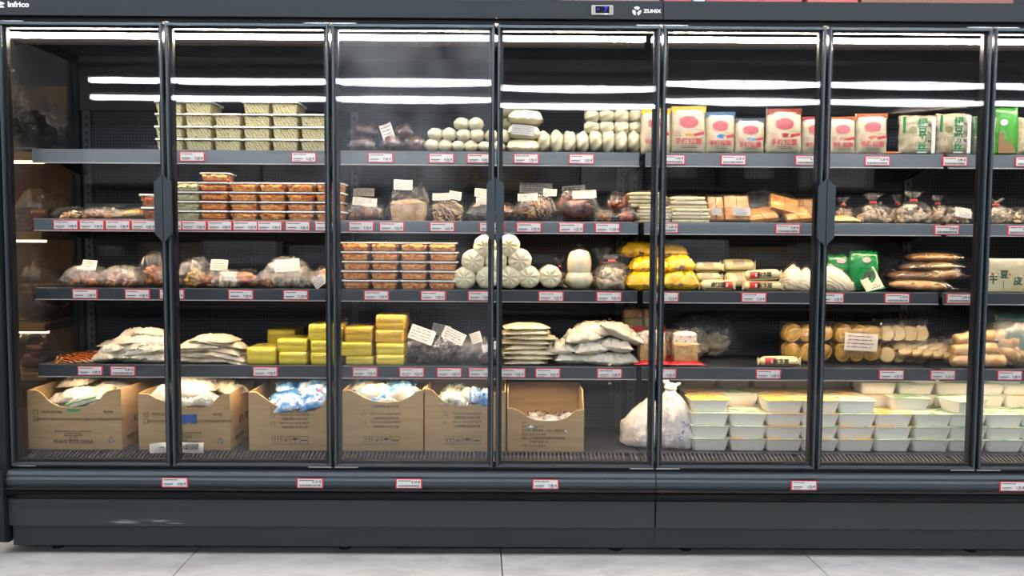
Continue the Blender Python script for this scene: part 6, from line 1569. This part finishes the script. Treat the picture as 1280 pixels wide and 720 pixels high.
for q, (a_, b_, py, Y, l, h, r_) in enumerate(L2):
    t = in_box('rice_cake_pouch', 'white pouch in the second box, ' + nm[q], 'rice cakes', a_, b_, py, Y, l, h, M_POUCH, r_, 'white pouches in the second cardboard box', wr=.4)
    wd_ = at(b_, py, Y)[0]-at(a_, py, Y)[0]
    if q in (1, 2):
        for k_ in range(4): MB().prism([(wd_*(-.3+.2*k_)+.011*math.cos(u), h*.62+.011*math.sin(u)) for u in np.linspace(0, 2*PI, 13)[:-1]], 'y', -l*.40, -l*.36).build('print_patch', mat('leafy_print', '#a8b48a', .4) if k_ % 2 else mat('ochre_print', '#c9a45a', .4), t)
M_BLUEP = mat('blue_white_packet', '#7f9cb8', .22, coat=.6, ramp=[(.38, '#14559c'), (.48, '#4f8cc0'), (.56, '#b4bcc2'), (.75, '#9aa2a8')], nscale=16, bump=(45, .7, .006))
M_CYANP = mat('pale_blue_packet', '#b8cfd8', .22, coat=.6, ramp=[(.38, '#1f86c0'), (.47, '#6fb4d4'), (.55, '#d2c8b0'), (.75, '#c4b088')], nscale=14, bump=(45, .7, .006))
def packets(lst, m, grp, where, cat='snack pack', name='snack_packet', strip=None):
    for q, (a_, b_, py, Y, l, h, r_, nm_) in enumerate(lst):
        t = in_box(name, nm_+' '+where, cat, a_, b_, py, Y, l, h, m, r_, grp, .3)
        if strip and q in strip:
            wd_ = at(b_, py, Y)[0]-at(a_, py, Y)[0]
            MB().box(-wd_*.2, wd_*.28, -l*.3, l*.1, h*.82, h*.95).build('red_panel', mat('packet_red', '#d02a36', .35, coat=.4), t)
packets([(345, 385, 503, .17, .09, .04, (.3, -.15, .1), 'blue and white packet at the left of the dip'), (338, 378, 495, .23, .1, .04, (.2, -.2, .2), 'blue and white packet behind the left one'), (378, 412, 500, .17, .09, .04, (.3, -.25, .1), 'red-panelled packet at the right of the dip'), (376, 414, 489, .22, .1, .04, (.3, -.2, .2), 'red-panelled packet behind the right one'),
         (345, 385, 484, .29, .1, .04, (.2, .2, .4), 'shiny packet at the back left'), (372, 414, 479, .30, .1, .045, (.2, -.1, .1), 'topmost shiny packet at the back')], M_BLUEP, 'packets in the third cardboard box', 'in the steeply torn box', strip=(2, 3))
packets([(444, 492, 490, .20, .12, .05, (.25, -.05, .0), 'pale blue bag on the left'), (484, 524, 490, .20, .12, .05, (.25, .08, -.1), 'cream speckled bag on the right'), (440, 482, 482, .30, .1, .05, (.1, .1, .1), 'blue bag at the rear left'), (478, 520, 482, .30, .1, .05, (.1, -.15, -.1), 'blue bag at the rear right'), (455, 500, 500, .165, .06, .04, (.3, 0, 0), 'low blue bag along the dip')], M_CYANP, 'bags in the fourth cardboard box', 'in the box with the shallow scoop')
M_GREYPK = mat('clear_grey_packet', '#a5a79c', .25, coat=.5, ramp=[(.35, '#5e6650'), (.5, '#a8aa9c'), (.7, '#cfd0c8')], nscale=18, bump=(45, .7, .006))
packets([(548, 584, 497, .18, .1, .05, (.2, .05, 0), 'greyish bag at the left'), (574, 606, 494, .21, .1, .055, (.2, -.1, .1), 'greyish bag in the middle'), (552, 588, 490, .29, .1, .06, (.1, .1, .2), 'olive-grey bag behind')], M_GREYPK, 'bags in the fifth cardboard box', 'in the box behind the door frame')
packets([(586, 600, 494, .17, .09, .05, (.2, 0, .3), 'small blue bag with red dots'), (598, 616, 496, .17, .09, .06, (.2, .1, -.2), 'round blue and white bag')], M_BLUEP, 'bags in the fifth cardboard box', 'in the box behind the door frame')
M_DARKPK = mat('brown_glass_packet', '#6a5140', .22, coat=.6, ramp=[(.35, '#3c2a1e'), (.55, '#7a6350'), (.75, '#b0a598')], nscale=22, bump=(45, .8, .006))
M_CLEARPK = mat('clear_shiny_packet', '#b8b8b4', .15, coat=.7, ramp=[(.35, '#77787a'), (.55, '#b5b6b4'), (.75, '#dcdcd8')], nscale=24, bump=(45, .8, .006))
packets([(660, 690, 520, .26, .1, .03, (.2, .1, .2), 'flat brown packet at the back'), (690, 716, 521, .25, .1, .03, (.2, -.1, -.3), 'flat brown packet at the right')], M_DARKPK, 'packets in the short cardboard box', 'in the short box')
packets([(655, 690, 527, .18, .09, .03, (.3, .1, .3), 'clear shiny packet at the left of the dip'), (680, 712, 527, .18, .09, .03, (.3, .25, -.2), 'clear shiny packet in the middle of the dip'), (700, 722, 524, .19, .08, .04, (.2, -.3, .3), 'tilted clear packet at the right wall'), (656, 672, 521, .22, .06, .03, (.2, .9, .2), 'upright clear packet corner at the left')], M_CLEARPK, 'packets in the short cardboard box', 'in the short box')

# bent paper strip with a bar code on the grille
a = at(184, 572, .05); b = at(253, 572, .05)
t = thing('paper_slip', 'creased white paper slip with a bar code behind the first door gap', 'paper', ((a[0]+b[0])/2, .062, DECKZ+.004), (-.35, -.05, 0))
wd = b[0]-a[0]; V = []; n = 13
for j, z in enumerate((0, .014, .028, .040)):
    for i in range(n):
        u = i/(n-1); V.append(((u-.5)*wd*(1-.03*(j == 0)), .004*math.sin(u*9+j)+.008*(j == 0), z+.004*math.sin(u*PI*1.5)))
V = np.array(V); F = gridmesh(V, n, 4); k = len(V)
MB().add(np.concatenate([V, V+np.array([0, .0006, 0])]), F+[tuple(k+i for i in reversed(f)) for f in F]).build('slip', mat('slip_paper', '#ece8da', .6), t, True)
x = wd*.14; rg = random.Random(8); mb = MB()
while x < wd*.40:
    l = rg.uniform(.001, .003); mb.box(x, x+l, -.0075, -.0068, .010, .031); x += l+rg.uniform(.001, .0025)
tag(mb.build('bar_code', M_PRINTK, t), kind='stuff')
for q in range(3): MB().box(-wd*.30+q*.03, -wd*.30+q*.03+.018, -.0072, -.0066, .022, .026).build('print', mat('label_ink', '#6d6a68'), t)

# knotted white carrier bag
p = at(826, 564, .20); sc_ = FPX/(.22-CAM_LOC[1])
t = thing('carrier_bag', 'full white plastic carrier bag, knotted, violet marks on its side', 'bag', (p[0], .22, DECKZ+.001))
def baglobe(cx, cy, rx, ry, h, seed, top, lean=0.0):
    nu, V = 64, []
    prof = [(.55, 0), (.86, .015), (.95, .06), (1.0, .12), (1.02, .2), (1.02, .28), (.99, .36), (.95, .45), (.89, .53), (.82, .62), (.72, .70), (.60, .76), (.50, .81), (.40, .86), (.31, .90), (.22, .94), (.12, 1.0)]
    for (k, u) in prof:
        k2 = 1 if top is None else k
        for i in range(nu):
            a = 2*PI*i/nu
            g = 1+.035*math.sin(a*3+seed)+.03*math.sin(a*9+seed+u*5)*(u > .3)+.02*math.sin(a*15+u*8)*(u > .2)
            V.append((cx+lean*u+rx*k*g*math.cos(a), cy+ry*k*g*math.sin(a), h*u))
    V = np.array(V); V[:, :2] += .007*np.stack([ridge(V, seed, 55), ridge(V, seed+3, 60)], 1)
    V[:, 2] += .004*nz(V, seed+1, 80); V[:, 2] = np.maximum(V[:, 2], 0)
    return MB().add(V, gridmesh(V, nu, len(prof), True)+[tuple(range(nu-1, -1, -1)), tuple((len(prof)-1)*nu+i for i in range(nu))])
x_ = lambda px: at(px, 530, .20)[0]-p[0]
hz = (564-488)/sc_
b_ = baglobe(x_(844), -.0, (870-818)/2/sc_*1.02, .085, hz, 3, 1, -.02)
b_.build('bag_body', M_BAG, t, True)
baglobe(x_(806), .03, (838-776)/2/sc_, .10, (562-502)/sc_, 7, 1, .03).build('bag_fold', M_BAG, t, True)
for (dx, ln, tilt, w_) in ((-.012, .055, -.45, .011), (.022, .04, .9, .012)):
    mb = MB(); L = []
    for u in np.linspace(0, 1, 6):
        q = w_*(.75+.6*math.sin(u*PI)); L.append([(x_(838)+dx*.3+math.sin(tilt)*ln*u+q*math.cos(a), .0+q*.6*math.sin(a), hz*.97+math.cos(tilt)*ln*u) for a in np.linspace(0, 2*PI, 9)[:-1]])
    mb.loft(L).build('knot_ear', M_BAG, t, True)
sphere(.026, .022, .020, 16, 11, (x_(839), 0, hz*.99), 4, .15, 3).build('knot', M_BAG, t, True)
M_VIO = mat('violet_ink', '#4a3aa8', .5)
for q, (ch, px, py, s_) in enumerate((('O', 851.5, 549, .030), ('4', 853, 541, .028), ('7', 855, 533, .026), ('y', 860, 531, .026), ('≈', 853.5, 528, .026))):
    pp = at(px, py, .128); text(ch, s_, M_VIO, t, (pp[0]-p[0], .128-.22-.004, pp[2]-DECKZ), (PI/2-.1, .5, .15), name='pen_mark')
for (px, py) in ((848, 543), (825, 556)):
    pp = at(px, py, .125); text('≈', .024, mat('pink_ink', '#e0788c', .5), t, (pp[0]-p[0], .125-.22, pp[2]-DECKZ), (PI/2, 0, 0), name='pen_mark')

# tofu trays: stacks in three rows
YT = .135; sT = FPX/(YT-CAM_LOC[1]); hT = 16.35/sT; wT = 52/sT; dT = .125
cols0 = [(862.5, 915, 4), (913, 959.5, 3), (956, 1008, 4), (1001, 1051, 4), (1047, 1098, 4), (1094, 1142, 3), (1139, 1194, 3), (1186, 1238, 3), (1234, 1283, 3), (1279, 1325, 3)]
TG = 'tofu trays stacked on the deck'
k_ = 0
rg = random.Random(12)
greens = {0: [1, 1, 1, 0], 1: [0, 1, 1], 2: [0, 0, 0, 0], 3: [0, 1, 0, 0], 4: [0, 0, 1, 1], 5: [1, 0, 0], 6: [1, 1, 1], 7: [1, 1, 1], 8: [1, 1, 1], 9: [1, 1, 1]}
cn = ['beside the carrier bag', 'second', 'third', 'at the door frame', 'fifth', 'sixth', 'seventh', 'at the last door frame', 'ninth', 'at the photo edge']
ln = ['lowest', 'second from the bottom', 'third from the bottom', 'topmost of four']
for c_, (x0, x1, n) in enumerate(cols0):
    cx, wd, _, _ = rect(x0, 540, x1, 550, YT)
    for q in range(n):
        tofu_tray(cx+rg.uniform(-.003, .003)+(.004*c_ if False else 0), YT+dT/2+(.006 if q == 3 else 0), DECKZ+.0006+q*hT, wT*.985, dT, hT*.999, bool(greens[c_][q]),
                  'white tofu tray, front row stack %s, %s' % (cn[c_], ln[q] if not (n == 3 and q == 2) else 'topmost of three'), TG, rg.uniform(-.03, .03))
Y2 = YT+dT+.02
xc = [rect(x0, 540, x1, 550, YT)[0] for (x0, x1, n) in cols0]
tops2 = [5, 5, 5, 5, 5, 5, 6, 5, 6, 6]; 
for row, (Yr, tops) in enumerate(((Y2, [4, 4, 4, 4, 4, 5, 5, 5, 5, 5]), (Y2+dT+.015, [5, 5, 5, 5, 5, 5, 6, 6, 6, 6]))):
    for c_ in range(10):
        n = tops[c_]
        for q in range(n-2 if row == 0 else n-1, n):
            gr = (c_ > 4) if (q+c_+row) % 4 else not (c_ > 4)
            tofu_tray(xc[c_]+.012*(row+1)+rg.uniform(-.006, .006), Yr+dT/2, DECKZ+.0006+q*hT, wT*.985, dT, hT*.999, gr,
                      'white tofu tray in the %s row, %s column, %s' % (['second', 'third'][row], ordinal(c_), 'topmost' if q == n-1 else 'just under the top'), TG, rg.uniform(-.04, .04))
        # what carries them out of sight: the lower trays of the stack
        for q in range(0, n-2 if row == 0 else n-1):
            tofu_tray(xc[c_]+.012*(row+1), Yr+dT/2, DECKZ+.0006+q*hT, wT*.985, dT, hT*.999, c_ > 4, 'white tofu tray low in the %s row, %s column, %s layer' % (['second', 'third'][row], ordinal(c_), ordinal(q)), TG)
for (px0, px1, py, Y, rz, q, lab) in ((1116, 1166, 510, .20, -.12, 3, 'skewed tofu tray on top of the sixth front stack'), (1184, 1243, 521, .145, .35, 3, 'tofu tray turned askew on top at the last door frame'), (1140, 1190, 493, .245, .18, 5, 'tofu tray under the rail edge, turned, over the seventh stack'), (1236, 1282, 494, .25, -.05, 5, 'tofu tray under the rail edge in the last door')):
    a = at((px0+px1)/2, py, Y)
    tofu_tray(a[0], Y+dT/2, DECKZ+.0012+q*hT, wT*.985, dT, hT*.999, True, lab, TG, rz)

for o in list(SC.objects):      # everything set down rests a hair above what carries it
    if o.parent is None and 'category' in o and o['category'] not in ('refrigerator', 'price tag', 'lamp', 'emblem', 'controller', 'rack', 'box', 'shelving'): o.location.z += .0012

# soft wrapping flattens on the shelf it lies on
bpy.context.view_layer.update()
LEVELS = sorted([DECKZ]+TIER[1:]+list(RZ))
for o in list(SC.objects):
    if o.parent is None and 'category' in o and o['category'] not in ('refrigerator', 'price tag', 'lamp', 'emblem', 'controller', 'rack', 'box', 'shelving', 'tub', 'tray'):
        base = max([z for z in LEVELS if z <= o.location.z+.003] or [0])+.0007
        for ch in o.children_recursive:
            if ch.type != 'MESH' or ch.data.users > 1: continue
            M = ch.matrix_world; me = ch.data; n = len(me.vertices)
            co = np.empty(n*3); me.vertices.foreach_get('co', co); co = co.reshape(-1, 3)
            A = np.array(M); W_ = co@A[:3, :3].T+A[:3, 3]
            if W_[:, 2].min() < base:
                W_[:, 2] = np.maximum(W_[:, 2], base)
                Ai = np.linalg.inv(A); me.vertices.foreach_set('co', (W_@Ai[:3, :3].T+Ai[:3, 3]).ravel()); me.update()
